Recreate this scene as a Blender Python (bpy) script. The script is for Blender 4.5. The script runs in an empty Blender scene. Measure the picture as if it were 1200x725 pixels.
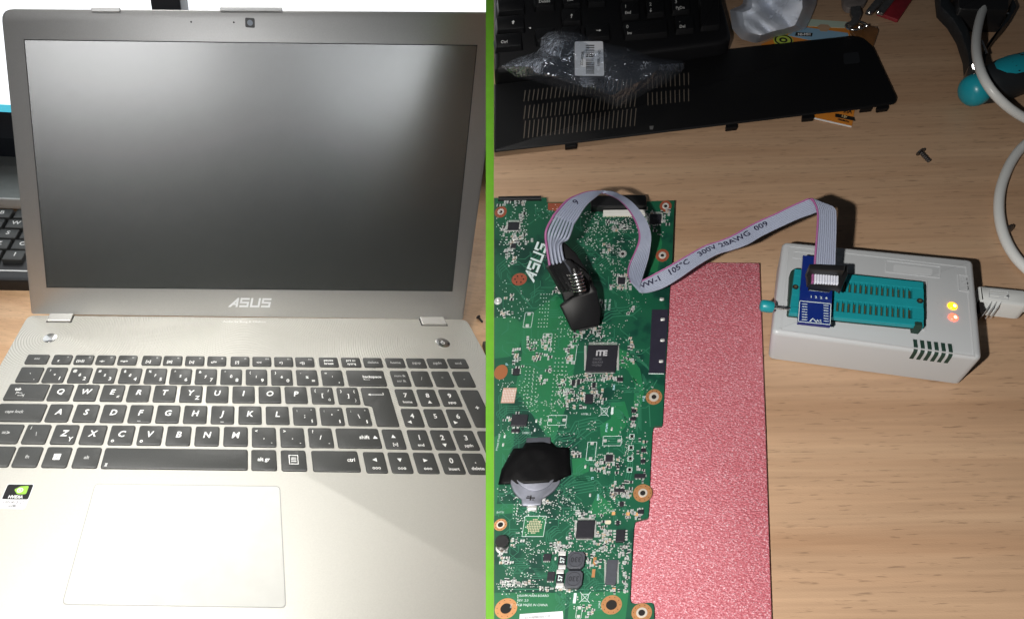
import bpy, math, random
import numpy as np
from mathutils import Vector
random.seed(7)

# ------------------------------------------------------------------ camera
F = 950.0; PX, PY = 600.0, 362.5            # focal length and centre in photograph pixels (1200 x 725)
upr = np.array([-0.04, -0.60, -0.80]); upr /= np.linalg.norm(upr)
Xw = np.array([1.0, 0, 0]) - upr[0] * upr; Xw /= np.linalg.norm(Xw)
M = np.array([Xw, np.cross(upr, Xw), upr])  # camera (x right, y down, z forward) -> world
p0 = 0.38 * np.array([(704 - PX) / F, (419 - PY) / F, 1.0])
CAM = np.array([0, 0, -(upr @ p0)])

sc = bpy.context.scene
cam = bpy.data.cameras.new('camera'); camo = bpy.data.objects.new('camera', cam)
sc.collection.objects.link(camo); sc.camera = camo
cam.sensor_width = 36.0; cam.lens = F / 1200 * 36; cam.clip_start = 0.01; cam.clip_end = 50
cr = M @ np.array([1, 0, 0]); cu = M @ np.array([0, -1, 0]); cb = M @ np.array([0, 0, -1])
from mathutils import Matrix
camo.matrix_world = Matrix([[cr[i], cu[i], cb[i], CAM[i]] for i in range(3)] + [[0, 0, 0, 1]])
sc.render.resolution_x = 1024; sc.render.resolution_y = 618

# ------------------------------------------------------------------ world, lamps, exposure
w = bpy.data.worlds.new('World'); sc.world = w; w.use_nodes = True
w.node_tree.nodes['Background'].inputs[0].default_value = (0.75, 0.85, 1.0, 1)
w.node_tree.nodes['Background'].inputs[1].default_value = 0.02
sc.view_settings.view_transform = 'Standard'; sc.view_settings.look = 'None'
sc.view_settings.exposure = 0; sc.view_settings.gamma = 1; sc.view_settings.use_curve_mapping = False

# left table frame (laptop): local mm -> camera
RF = np.array([[0.98135604, -0.13425121, 0.13753887], [0.01472203, -0.66099908, -0.75024228], [0.191634, 0.73827965, -0.64669898]])
TF = np.array([-344.3048207, 65.73506818, 618.18303755]) * 0.001
HD = np.array([[1.5998252, 0.652159793, 71.1191607], [0.00521391589, -0.207097847, 460.276067], [-2.5036559e-05, 2.21829048e-03, 1.0]])

def ray(px, py): return np.array([(px - PX) / F, (py - PY) / F, 1.0])
def pix(px, py, z=0.0):
    """point of the right-hand desk's level z (metres) seen at a photograph pixel"""
    d = M @ ray(px, py); s = (z - CAM[2]) / d[2]
    return CAM + d * s
def cam2w(p): return CAM + M @ p
def locw(x, y, z):
    """left table frame (mm) -> world"""
    return cam2w(TF + RF @ (np.array([x, y, z]) * 0.001))
def lpx(px, py, z=0.0):
    """pixel -> left table frame (mm) at level z"""
    d = ray(px, py); n = RF[:, 2]; o = TF + n * z * 0.001
    q = d * ((n @ o) / (n @ d)); return RF.T @ (q - TF) * 1000
def deck(u, v, z=0.0):
    """laptop deck (mm, origin at the Q key) -> world"""
    q = HD @ np.array([u, v, 1.0]); l = lpx(q[0] / q[2], q[1] / q[2]); return locw(l[0], l[1], z)

def lamp(name, kind, loc, aim, power, col, **k):
    l = bpy.data.lights.new(name, kind); l.energy = power; l.color = col
    for a, b in k.items(): setattr(l, a, b)
    o = bpy.data.objects.new(name, l); sc.collection.objects.link(o)
    o.location = Vector(loc); d = Vector(aim) - Vector(loc)
    o.rotation_euler = d.to_track_quat('-Z', 'Y').to_euler(); return o
# phone flash beside the lens lights the right-hand desk
FL = CAM + M @ np.array([-0.060, 0.012, 0.0])
lamp('flash_lamp', 'SPOT', FL, pix(985, 650), 8.4, (1.0, 0.96, 0.90), shadow_soft_size=0.005, spot_size=math.radians(92), spot_blend=1.0)
# window light split into two added lamps, their gap darkening the screen's middle
lamp('split_window_lamp', 'AREA', locw(-260, -900, 630), locw(20, 150, 150), 0.078, (1.0, 1.0, 1.0), shape='RECTANGLE', size=0.38, size_y=0.32, spread=math.radians(30))
lamp('split_window_lamp', 'AREA', locw(320, -900, 640), locw(200, 170, 330), 0.040, (0.95, 0.98, 1.0), shape='RECTANGLE', size=0.38, size_y=0.32, spread=math.radians(22))
lamp('overhead_fill_lamp', 'AREA', locw(-70, -140, 950), locw(74, -52, 0), 1.12, (1.0, 0.985, 0.95), shape='RECTANGLE', size=0.28, size_y=0.38, spread=math.radians(36))  # unseen overhead lamp added for the deck, narrowed to miss the right-hand desk

# ------------------------------------------------------------------ helpers
COL = sc.collection
def V(p): return tuple(float(c) for c in p)
def ident(x, y, z): return np.array([x, y, z])
def area2(p): return sum(p[i][0] * p[(i + 1) % len(p)][1] - p[(i + 1) % len(p)][0] * p[i][1] for i in range(len(p)))
def ccw(p):
    p = [tuple(float(c) for c in q[:2]) for q in p]
    return p if area2(p) > 0 else p[::-1]
def inset(p, d):
    n = len(p); out = []
    for i in range(n):
        a = np.array(p[i - 1]); b = np.array(p[i]); c = np.array(p[(i + 1) % n])
        e1 = b - a; e2 = c - b; e1 = e1 / (np.linalg.norm(e1) + 1e-12); e2 = e2 / (np.linalg.norm(e2) + 1e-12)
        n1 = np.array([-e1[1], e1[0]]); n2 = np.array([-e2[1], e2[0]])
        k = 1 + n1 @ n2; m = (n1 + n2) / max(k, 0.35); out.append(tuple(b + m * d))
    return out
def rpoly(p, r, n=4):
    """round the corners of a polygon"""
    p = ccw(p); N = len(p); out = []; rs = r if isinstance(r, (list, tuple)) else [r] * N
    for i in range(N):
        a = np.array(p[i - 1]); b = np.array(p[i]); c = np.array(p[(i + 1) % N]); ri = rs[i]
        l1 = np.linalg.norm(a - b); l2 = np.linalg.norm(c - b); t = min(ri, l1 * .45, l2 * .45)
        s = b + (a - b) / l1 * t; e = b + (c - b) / l2 * t
        for k in range(n + 1):
            u = k / n; out.append(tuple((1 - u) ** 2 * s + 2 * u * (1 - u) * b + u * u * e))
    return out
def rect(x0, x1, y0, y1): return [(x0, y0), (x1, y0), (x1, y1), (x0, y1)]
def circ(cx, cy, r, n=20, ry=None): return [(cx + r * math.cos(2 * math.pi * i / n), cy + (ry or r) * math.sin(2 * math.pi * i / n)) for i in range(n)]
class MB:
    def __init__(s): s.v = []; s.f = []; s.mi = []
    def add(s, vs, fs, mi=0):
        o = len(s.v); s.v += [V(p) for p in vs]; s.f += [tuple(i + o for i in f) for f in fs]; s.mi += [mi] * len(fs); return s
    def prism(s, p, z0, z1, ch=0, fr=ident, base=None, steps=2, mi=0, bottom=True):
        p = ccw(p); n = len(p); rings = []
        rings.append(([tuple(q[:2]) for q in (ccw(base) if base is not None else p)], z0))
        if ch > 0:
            for k in range(steps + 1):
                a = math.pi / 2 * k / steps; rings.append((inset(p, ch * (1 - math.cos(a))), z1 - ch + ch * math.sin(a)))
        else: rings.append((p, z1))
        vs = []; fs = []
        for q, z in rings: vs += [fr(x, y, z) for x, y in q]
        for k in range(len(rings) - 1):
            for i in range(n):
                j = (i + 1) % n; fs.append((k * n + i, k * n + j, (k + 1) * n + j, (k + 1) * n + i))
        fs.append(tuple((len(rings) - 1) * n + i for i in range(n)))
        if bottom: fs.append(tuple(reversed(range(n))))
        return s.add(vs, fs, mi)
    def sheet(s, p, z, fr=ident, mi=0):
        p = ccw(p); return s.add([fr(x, y, z) for x, y in p], [tuple(range(len(p)))], mi)
    def ring(s, cx, cy, r0, r1, z0, z1, fr=ident, n=24, sq=1.0, mi=0):
        o = circ(cx, cy, r1, n, r1 * sq); i_ = circ(cx, cy, r0, n, r0 * sq)
        vs = [fr(x, y, z1) for x, y in o] + [fr(x, y, z1) for x, y in i_] + [fr(x, y, z0) for x, y in o] + [fr(x, y, z0) for x, y in i_]; fs = []
        for k in range(n):
            j = (k + 1) % n; fs += [(k, j, n + j, n + k), (2 * n + k, 2 * n + j, j, k), (n + k, n + j, 3 * n + j, 3 * n + k)]
        return s.add(vs, fs, mi)
    def tube(s, path, r, n=8, cap=True, mi=0):
        P = [np.array(q, float) for q in path]; vs = []; fs = []; up = np.array([0, 0, 1.0]); prev = None
        for i, q in enumerate(P):
            t = P[min(i + 1, len(P) - 1)] - P[max(i - 1, 0)]; t /= np.linalg.norm(t) + 1e-12
            a = prev if prev is not None else (np.cross(t, up) if abs(t @ up) < .95 else np.cross(t, [1, 0, 0]))
            a = a - (a @ t) * t; a /= np.linalg.norm(a); prev = a; b = np.cross(t, a)
            ri = r[i] if isinstance(r, (list, tuple)) else r
            vs += [q + ri * (math.cos(2 * math.pi * k / n) * a + math.sin(2 * math.pi * k / n) * b) for k in range(n)]
        for i in range(len(P) - 1):
            for k in range(n):
                j = (k + 1) % n; fs.append((i * n + k, i * n + j, (i + 1) * n + j, (i + 1) * n + k))
        if cap: fs += [tuple(reversed(range(n))), tuple((len(P) - 1) * n + k for k in range(n))]
        return s.add(vs, fs, mi)
    def text(s, txt, fr, x, y, h, z, rot=0, align='c', sx=1.0, shear=0, mi=0, bold=0):
        vs, fs, wd = text_mesh(txt, shear, bold); k = h / 0.72
        ox = -wd / 2 if align == 'c' else (-wd if align == 'r' else 0)
        c, s_ = math.cos(rot), math.sin(rot); out = []
        for a, b in vs:
            a = (a + ox) * k * sx; b = (b - 0.36) * k
            out.append(fr(x + a * c - b * s_, y + a * s_ + b * c, z))
        return s.add(out, fs, mi)
    def obj(s, name, mats, parent=None, smooth=None, kind=None, label=None):
        me = bpy.data.meshes.new(name); org = V(parent_loc(parent)) if parent is not None else None
        if org is None:
            a = np.array(s.v); org = V(((a[:, 0].min() + a[:, 0].max()) / 2, (a[:, 1].min() + a[:, 1].max()) / 2, a[:, 2].min()))
        me.from_pydata([(p[0] - org[0], p[1] - org[1], p[2] - org[2]) for p in s.v], [], s.f)
        if not isinstance(mats, (list, tuple)): mats = [mats]
        for m in mats: me.materials.append(m)
        if len(mats) > 1: me.polygons.foreach_set('material_index', s.mi)
        if smooth:
            me.polygons.foreach_set('use_smooth', [len(p.vertices) < 5 for p in me.polygons]); me.set_sharp_from_angle(angle=math.radians(smooth))
        me.update()
        o = bpy.data.objects.new(name, me); COL.objects.link(o)
        if parent is None: o.location = org
        else: o.parent = parent
        if kind: o['kind'] = kind
        if label: o['label'] = label
        return o
def parent_loc(p):
    l = Vector((0, 0, 0))
    while p is not None: l = l + p.location; p = p.parent
    return l
def tag(o, label, cat, group=None):
    o['label'] = label; o['category'] = cat
    if group: o['group'] = group
    return o
def thing(name, loc, label, cat, group=None):
    o = bpy.data.objects.new(name, None); COL.objects.link(o); o.location = Vector(V(loc)); o.empty_display_size = 0.02
    return tag(o, label, cat, group)
_tx = {}
def text_mesh(t, shear=0, bold=0):
    if (t, shear, bold) in _tx: return _tx[(t, shear, bold)]
    c = bpy.data.curves.new('lettering', 'FONT'); c.body = t; c.size = 1; c.resolution_u = 2; c.shear = shear; c.offset = bold
    o = bpy.data.objects.new('lettering', c); COL.objects.link(o)
    dg = bpy.context.evaluated_depsgraph_get(); dg.update(); e = o.evaluated_get(dg); me = e.to_mesh()
    vs = [(v.co.x, v.co.y) for v in me.vertices]; fs = [tuple(p.vertices) for p in me.polygons]; e.to_mesh_clear()
    bpy.data.objects.remove(o); bpy.data.curves.remove(c)
    wd = max([v[0] for v in vs] or [0]); _tx[(t, shear, bold)] = (vs, fs, wd); return _tx[(t, shear, bold)]

# ------------------------------------------------------------------ materials
def mat(name, col, rough=.5, metal=0, spec=.5, var=0, vs=200, bump=0, bs=800, emit=0, ecol=None, coat=0, trans=0, alpha=1):
    m = bpy.data.materials.new(name); m.use_nodes = True; nt = m.node_tree; b = nt.nodes['Principled BSDF']
    b.inputs['Base Color'].default_value = (*col, 1); b.inputs['Roughness'].default_value = rough; b.inputs['Metallic'].default_value = metal
    b.inputs['Specular IOR Level'].default_value = spec; b.inputs['Coat Weight'].default_value = coat; b.inputs['Alpha'].default_value = alpha
    b.inputs['Transmission Weight'].default_value = trans
    if emit: b.inputs['Emission Color'].default_value = (*(ecol or col), 1); b.inputs['Emission Strength'].default_value = emit
    if var or bump: tc = nt.nodes.new('ShaderNodeTexCoord')
    if var:
        n = nt.nodes.new('ShaderNodeTexNoise'); n.inputs['Scale'].default_value = vs; n.inputs['Detail'].default_value = 4
        r = nt.nodes.new('ShaderNodeMapRange'); r.inputs[1].default_value = .3; r.inputs[2].default_value = .7; r.inputs[3].default_value = 1 - var; r.inputs[4].default_value = 1 + var
        mx = nt.nodes.new('ShaderNodeMix'); mx.data_type = 'RGBA'; mx.blend_type = 'MULTIPLY'; mx.inputs[0].default_value = 1; mx.inputs[6].default_value = (*col, 1)
        nt.links.new(tc.outputs['Object'], n.inputs['Vector']); nt.links.new(n.outputs[0], r.inputs[0]); nt.links.new(r.outputs[0], mx.inputs[7]); nt.links.new(mx.outputs[2], b.inputs['Base Color'])
    if bump:
        n = nt.nodes.new('ShaderNodeTexNoise'); n.inputs['Scale'].default_value = bs; n.inputs['Detail'].default_value = 3
        bp = nt.nodes.new('ShaderNodeBump'); bp.inputs['Strength'].default_value = bump; bp.inputs['Distance'].default_value = 0.0005
        nt.links.new(tc.outputs['Object'], n.inputs['Vector']); nt.links.new(n.outputs[0], bp.inputs['Height']); nt.links.new(bp.outputs[0], b.inputs['Normal'])
    return m
def nodes(m): return m.node_tree.nodes, m.node_tree.links, m.node_tree.nodes['Principled BSDF']
def ramp(ns, stops):
    r = ns.new('ShaderNodeValToRGB'); e = r.color_ramp.elements
    while len(e) < len(stops): e.new(.5)
    for x, (p, c) in zip(e, stops): x.position = p; x.color = (*c, 1)
    return r
def wood(name, c0, c1, c2, rot=0, sc_=1.0):
    m = mat(name, c1, .42); ns, ln, b = nodes(m); tc = ns.new('ShaderNodeTexCoord')
    def noise(sx, sy, scale, det=5, dist=0):
        mp = ns.new('ShaderNodeMapping'); mp.inputs['Scale'].default_value = (sx, sy, 1); mp.inputs['Rotation'].default_value = (0, 0, rot)
        n = ns.new('ShaderNodeTexNoise'); n.inputs['Scale'].default_value = scale * sc_; n.inputs['Detail'].default_value = det; n.inputs['Distortion'].default_value = dist
        ln.new(tc.outputs['Object'], mp.inputs[0]); ln.new(mp.outputs[0], n.inputs['Vector']); return n
    broad = noise(.05, 1, 38, 6, .8); fine = noise(.03, 1, 520, 4); fleck = noise(.10, 1, 1100, 2)
    r1 = ramp(ns, [(.28, c0), (.5, c1), (.75, c2)]); ln.new(broad.outputs[0], r1.inputs[0])
    rf = ns.new('ShaderNodeMapRange'); rf.inputs[1].default_value = .3; rf.inputs[2].default_value = .7; rf.inputs[3].default_value = .90; rf.inputs[4].default_value = 1.08; ln.new(fine.outputs[0], rf.inputs[0])
    rk = ns.new('ShaderNodeMapRange'); rk.inputs[1].default_value = .62; rk.inputs[2].default_value = .72; rk.inputs[3].default_value = 1; rk.inputs[4].default_value = .66; ln.new(fleck.outputs[0], rk.inputs[0])
    mu = ns.new('ShaderNodeMath'); mu.operation = 'MULTIPLY'; ln.new(rf.outputs[0], mu.inputs[0]); ln.new(rk.outputs[0], mu.inputs[1])
    mx = ns.new('ShaderNodeMix'); mx.data_type = 'RGBA'; mx.blend_type = 'MULTIPLY'; mx.inputs[0].default_value = 1
    ln.new(r1.outputs[0], mx.inputs[6]); ln.new(mu.outputs[0], mx.inputs[7]); ln.new(mx.outputs[2], b.inputs['Base Color'])
    bp = ns.new('ShaderNodeBump'); bp.inputs['Strength'].default_value = .25; bp.inputs['Distance'].default_value = .0003
    n3 = noise(.4, 1, 2500, 2); ln.new(n3.outputs[0], bp.inputs['Height']); ln.new(bp.outputs[0], b.inputs['Normal'])
    return m

# ------------------------------------------------------------------ setting
WOODR = wood('beech_laminate', (.39, .24, .145), (.46, .30, .19), (.52, .355, .23), rot=math.radians(4))
WOODL = wood('pale_beech_laminate', (.50, .29, .15), (.58, .36, .20), (.64, .42, .25), rot=math.radians(-8))
GREEN = mat('green_divider', (.14, .42, .014), .45, var=.05)
# right-hand desk: a raised worktop with a made-up green divider along its left edge
SX0, SX1 = 569.3, 578.6
YT, YB = -220, 900
top = [pix(SX1, YT), pix(1900, YT), pix(2000, YB), pix(SX1, YB)]
o = MB().prism([p[:2] for p in top], -.014, 0, base=[pix(px, py, -.014)[:2] for px, py in ((SX1, YT), (1900, YT), (2000, YB), (SX1, YB))]).obj('worktop', WOODR); o['kind'] = 'structure'
e = [(SX0, YT), (SX1, YT), (SX1, YB), (SX0, YB)]
MB().prism([pix(x, y, .0003)[:2] for x, y in e], -.014, .0003, base=[pix(x, y, -.014)[:2] for x, y in e]).obj('divider_bar', GREEN, o)
# left-hand table
TZ = -21.0
def tab(x, y, z): return locw(x, y, z)
o = MB().prism([(-420, -330), (430, -330), (430, 560), (-420, 560)], TZ - 18, TZ, fr=tab).obj('tabletop', WOODL); o['kind'] = 'structure'

# ------------------------------------------------------------------ laptop
ALU = mat('champagne_aluminium', (.59, .575, .525), .46, .35, var=.03, vs=900)
ns, ln, b = nodes(ALU)
tc = ns.new('ShaderNodeTexCoord')
LAP0 = deck(135, -40, TZ)
def rings(cu, cv, inner, outer):
    c = deck(cu, cv, 0) - LAP0
    sub = ns.new('ShaderNodeVectorMath'); sub.operation = 'DISTANCE'; sub.inputs[1].default_value = V(c); ln.new(tc.outputs['Object'], sub.inputs[0])
    s = ns.new('ShaderNodeMath'); s.operation = 'MULTIPLY'; s.inputs[1].default_value = 2 * math.pi / .0020; ln.new(sub.outputs['Value'], s.inputs[0])
    q = ns.new('ShaderNodeMath'); q.operation = 'SINE'; ln.new(s.outputs[0], q.inputs[0])
    k = ns.new('ShaderNodeMapRange'); k.inputs[1].default_value = inner; k.inputs[2].default_value = outer; k.inputs[3].default_value = 1; k.inputs[4].default_value = 0; ln.new(sub.outputs['Value'], k.inputs[0])
    m_ = ns.new('ShaderNodeMath'); m_.operation = 'MULTIPLY'; ln.new(q.outputs[0], m_.inputs[0]); ln.new(k.outputs[0], m_.inputs[1]); return m_
ra = rings(295.4, 57.6, .075, .14); rb = rings(-26.9, 58.8, .06, .12); rc = rings(135, 95, .05, .11)
ad = ns.new('ShaderNodeMath'); ln.new(ra.outputs[0], ad.inputs[0]); ln.new(rb.outputs[0], ad.inputs[1])
a2 = ns.new('ShaderNodeMath'); ln.new(ad.outputs[0], a2.inputs[0]); ln.new(rc.outputs[0], a2.inputs[1])
SPK = mat('perforated_aluminium', (.50, .49, .445), .48, .3)
for l_ in list(SPK.node_tree.links): pass
bp = ns.new('ShaderNodeBump'); bp.inputs['Strength'].default_value = .35; bp.inputs['Distance'].default_value = .0004
ln.new(a2.outputs[0], bp.inputs['Height']); ln.new(bp.outputs[0], b.inputs['Normal'])
PADM = mat('touchpad_silver', (.62, .615, .58), .5, .1, var=.04, vs=60)
RIM = mat('bright_chamfer', (.85, .84, .80), .25, .6)
KEYM = mat('key_black', (.050, .051, .049), .42, bump=.15, bs=2500, var=.12, vs=1500)  # black lifted: the haze over the laptop is put into the colour
LEG = mat('legend_white', (.80, .80, .78), .6)
LEGD = mat('legend_grey', (.42, .42, .41), .6)
BEZ = mat('bezel_charcoal', (.46, .455, .448), .36, .65, spec=1.0, var=.06, vs=1500, bump=.1, bs=3000, coat=.8)  # grey lightened to carry the veiling haze over the lid
nodes(BEZ)[2].inputs['IOR'].default_value = 1.8; nodes(BEZ)[2].inputs['Coat Roughness'].default_value = .34
SCRN = mat('matte_screen', (.030, .033, .029), .27, spec=1.0, bump=.12, bs=3500, var=.7, vs=1800, coat=1)  # strong colour noise imitates the sparkle of the matte panel
nodes(SCRN)[2].inputs['IOR'].default_value = 1.9; nodes(SCRN)[2].inputs['Coat Roughness'].default_value = .2; nodes(SCRN)[2].inputs['Coat IOR'].default_value = 1.7
LINE = mat('gasket_black', (.012, .012, .013), .6)
CHR = mat('polished_metal', (.75, .75, .74), .22, 1)
BLK = mat('black_plastic', (.011, .011, .012), .38, var=.1)
WHT = mat('white_print', (.85, .85, .85), .6)

lap = thing('laptop', LAP0, 'open silver laptop with black keys and blank dark screen on the pale table', 'laptop')
FY = -166
MB().prism(rpoly(rect(-56, 325.5, FY, 88.5), [9, 9, 7, 7], 4), TZ + 2.5, 0, 1.2, fr=deck).obj('base', ALU, lap, 40)
for cu, cv in ((-40, 70), (310, 70), (-40, -150), (310, -150)):
    MB().prism(circ(cu, cv, 6, 12), TZ, TZ + 2.6, fr=deck).obj('rubber_foot', BLK, lap)
# touchpad
tp = rpoly(rect(43.8, 156, -138.4, -72.5), 2.2, 3)
r_ = MB(); r_.prism(inset(tp, -.55), -.3, .10, fr=deck); r_.obj('touchpad_rim', RIM, lap)
tpo = MB().prism(tp, -.2, .22, .15, fr=deck).obj('touchpad', PADM, lap)
MB().prism(rect(99.8, 100.5, -137, -127.5), .2, .30, fr=deck).obj('divider_line', WHT, tpo)

# keys: (name-free) centre u, v, width, height, legends [(text, du, dv, size)], optional outline
W_, H_ = 16.2, 15.4
KEYS = []
def key(u, v, w=W_, h=H_, leg=(), out=None): KEYS.append((u, v, w, h, leg, out))
fy = 33.4
ft = ['f1', 'f2', 'f3', 'f4', 'f5', 'f6', 'f7', 'f8', 'f9', 'f10', 'f11', 'f12']
key(-28.6, fy, 17.4, 10, [('esc', 0, 0.6, 2.6, 'g')])
ficon = ['z', '((o))', '-o-', '=o=', '[o]', '[#]', '[x]', 'c/=', '[/]', '<<', '<)', '<))']
for i, u in enumerate([-9, 8.1, 25.1, 42.2, 61.1, 77.7, 94.9, 112.1, 130.2, 147.2, 164.2, 180.7]):
    key(u, fy, 14.8, 10, [(ft[i], 4.2, 2.4, 1.6, 'g'), (ficon[i], -2.2, -1.5, 2.6)])
for u, t in ((199.3, ('pause', 'break')), (216.7, ('prt sc', 'sysrq'))): key(u, fy, 15, 10, [(t[0], 0, 1.8, 2.4), (t[1], 0, -1.8, 2.4)])
for u, t in ((233.7, 'delete'), (251.1, 'home'), (267.4, 'pgup'), (283.5, 'pgdn'), (299.6, 'end')): key(u, fy, 14.6, 10, [(t, 0, 0, 2.6, 'g')])
ny = 17.0
key(-28.5, ny, 17.6, H_, [('`', 0, 0, 3), (',', 5, -4, 2.5)])
nums = [('!', '+', '1'), ('@', 'ě', '2'), ('#', 'š', '3'), ('$', 'č', '4'), ('%', 'ř', '5'), ('^', 'ž', '6'), ('&', 'ý', '7'), ('*', 'ů', '8'), ('(', 'í', '9'), (')', 'é', '0'), ('-', '%', '='), ('=', "'", ',')]
for i, (a, c, d) in enumerate(nums): key(-9.5 + 19.05 * i, ny, W_, H_, [(a, -4.6, 4.2, 2.4), (c, 0, 0, 2.6), (d, 4.4, -3.6, 3.4)])
key(225.4, ny, 28.6, H_, [('backspace', 4.5, 1.2, 2.6), ('<----', 0, -1.6, 2)])
key(251.2, ny, 13.4, H_, [('num lk', 0, 2.4, 2.3, 'g'), ('scr lk', 0, -2.8, 2.3, 'g')])
for u, t in ((267, '/'), (282.7, '*'), (298.6, '-')): key(u, ny, 13.4, H_, [(t, 0, 0, 3.2, 'g')])
key(-24.6, -.2, 29.6, H_, [('tab', -7, 2.6, 2.7), ('|<---', -5, -.8, 2), ('--->|', -3, -3.2, 2)])
sub = {'E': '€', 'Y': 'Z', 'Z': 'Y', 'C': '■', 'V': '□'}
def row(s, u0, v):
    for i, c in enumerate(s):
        lg = [(c, 0, .8, 5.0, 'b')]
        if c == 'E': lg.append(('€', 4.8, -4, 2.4))
        if c == 'Y': lg.append(('Z', 5.0, -3.8, 3.6))
        if c == 'Z': lg.append(('Y', 5.0, -3.8, 3.6))
        if c in 'CV': lg.append(('o', -5, -4.4, 3))
        if c in 'FJ': lg.append(('_', 0, -4.6, 3))
        key(u0 + 19.05 * i, v, W_, H_, lg)
row('QWERTYUIOP', 0, -.2)
key(190.5, -.4, W_, H_, [('[', 0, 0, 3.4), ('{', -4.8, 4.2, 2.4), ('/', 4.8, 4.2, 2.4), ('ú', 4.6, -4, 2.6)])
key(209.2, -.6, W_ - .6, H_, [(']', 0, 0, 3.4), ('}', -4.8, 4.2, 2.4), ('(', 4.8, 4.2, 2.4), (')', 4.6, -4, 2.6)])
key(229, -10, 20, 33, [('<--', 1, 10.5, 3.6)], [(219.3, 7.3), (219.3, -8.8), (224.6, -9.6), (224.6, -27.2), (240, -27.2), (240, 7.3)])
for u, a, c in ((250.6, '7', 'home'), (266.5, '8', '▲'), (282.4, '9', 'pgup')): key(u, -1.4, 13.4, H_, [(a, 0, 1.8, 4), (c, 0, -4.4, 2.2)])
key(298.4, -10.4, 13.2, 33, [('+', 0, 0, 4)])
ay = -18.8
key(-22.5, ay, 34, H_, [('caps lock', -4, .6, 2.6, 'g')])
row('ASDFGHJKL', 4.75, ay)
for u, a in ((176, ';'), (195, "'"), (213.6, '\\')): key(u, ay - .3, W_, H_, [(a, 0, 0, 3.4), (':', -5, 4.4, 2), ('"', 5, 4.4, 2), ('§', 4.8, -4.2, 2.2)])
for u, a, c in ((250.6, '4', '◀'), (266.5, '5', ''), (282.2, '6', '▶')): key(u, ay - .8, 13.4, H_, [(a, 0, 1.4, 4), (c, -3, -4, 2.4)])
zy = -36.7
key(-27.5, zy, 24.5, H_, [('=>', 2, .6, 3.6, 'g')])
key(-4.8, zy, W_, H_, [('\\', 0, 0, 3, 'g'), ('|', -5, 5, 2)])
row('ZXCVBNM', 14.25, zy)
for u, a, c in ((147.4, ',', '<'), (166.3, '.', '>'), (185.2, '/', '?')): key(u, zy - .3, W_, H_, [(a, 0, 0, 3.4), (c, -5, 4.6, 2.4), ('-', 5, -4.4, 2.2)])
key(210.2, zy - .3, 28.8, H_, [('shift', 4, .6, 3), ('▲', 11.2, .6, 3)])
key(233.6, zy - .7, 13.6, H_, [('▲', 0, 1.8, 3.2), ('[o]', 0, -4.2, 2.2)])
for u, a, c in ((250.3, '1', 'end'), (265.9, '2', '▼'), (281.5, '3', 'pgdn')): key(u, zy - .9, 13.4, H_, [(a, 0, 1.6, 4), (c, 0, -4.4, 2.2)])
key(297.4, -46.8, 13.2, 33, [('enter', 0, -8, 2.4)])
sy = -54.2
key(-26.5, sy, 24.5, H_ - .4, [('ctrl', 0, 0, 2.6, 'g')]); key(-4.4, sy, W_, H_ - .4, [('fn', 0, 0, 2.6, 'g')])
key(14.5, sy, W_, H_ - .4, [('', 0, 0, 3)]); key(33.7, sy, W_, H_ - .4, [('alt', 0, 0, 2.6, 'g')])
key(90.4, sy - .2, 92.6, H_ - .4, [('z', -43, -4.6, 3)])
key(147, sy - .3, W_, H_ - .4, [('alt gr', 0, .4, 2.8)]); key(166, sy - .4, W_, H_ - .4, [('≡', 0, .4, 4)])
key(192.6, sy - .5, 30, H_ - .4, [('ctrl', 10, 1, 2.8)])
for u, a in ((217.7, '◀'), (233.6, '▼'), (249.9, '▶')): key(u, sy - 1, 13.6, H_ - .4, [(a, 0, 1.6, 3), ('ooo', 0, -4, 2.4)])
key(266.2, sy - 1.1, 13.4, H_ - .4, [('0', 0, 1.8, 4), ('insert', 0, -4.2, 2.2)])
key(281.2, sy - 1.1, 13.2, H_ - .4, [('.', 0, 2, 4), ('delete', 0, -3.6, 2.4)])
TRI = {'▲': [(-1.5, -1.2), (1.5, -1.2), (0, 1.4)], '▼': [(-1.5, 1.2), (1.5, 1.2), (0, -1.4)], '◀': [(1.3, -1.4), (1.3, 1.4), (-1.5, 0)], '▶': [(-1.3, -1.4), (-1.3, 1.4), (1.5, 0)]}
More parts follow.
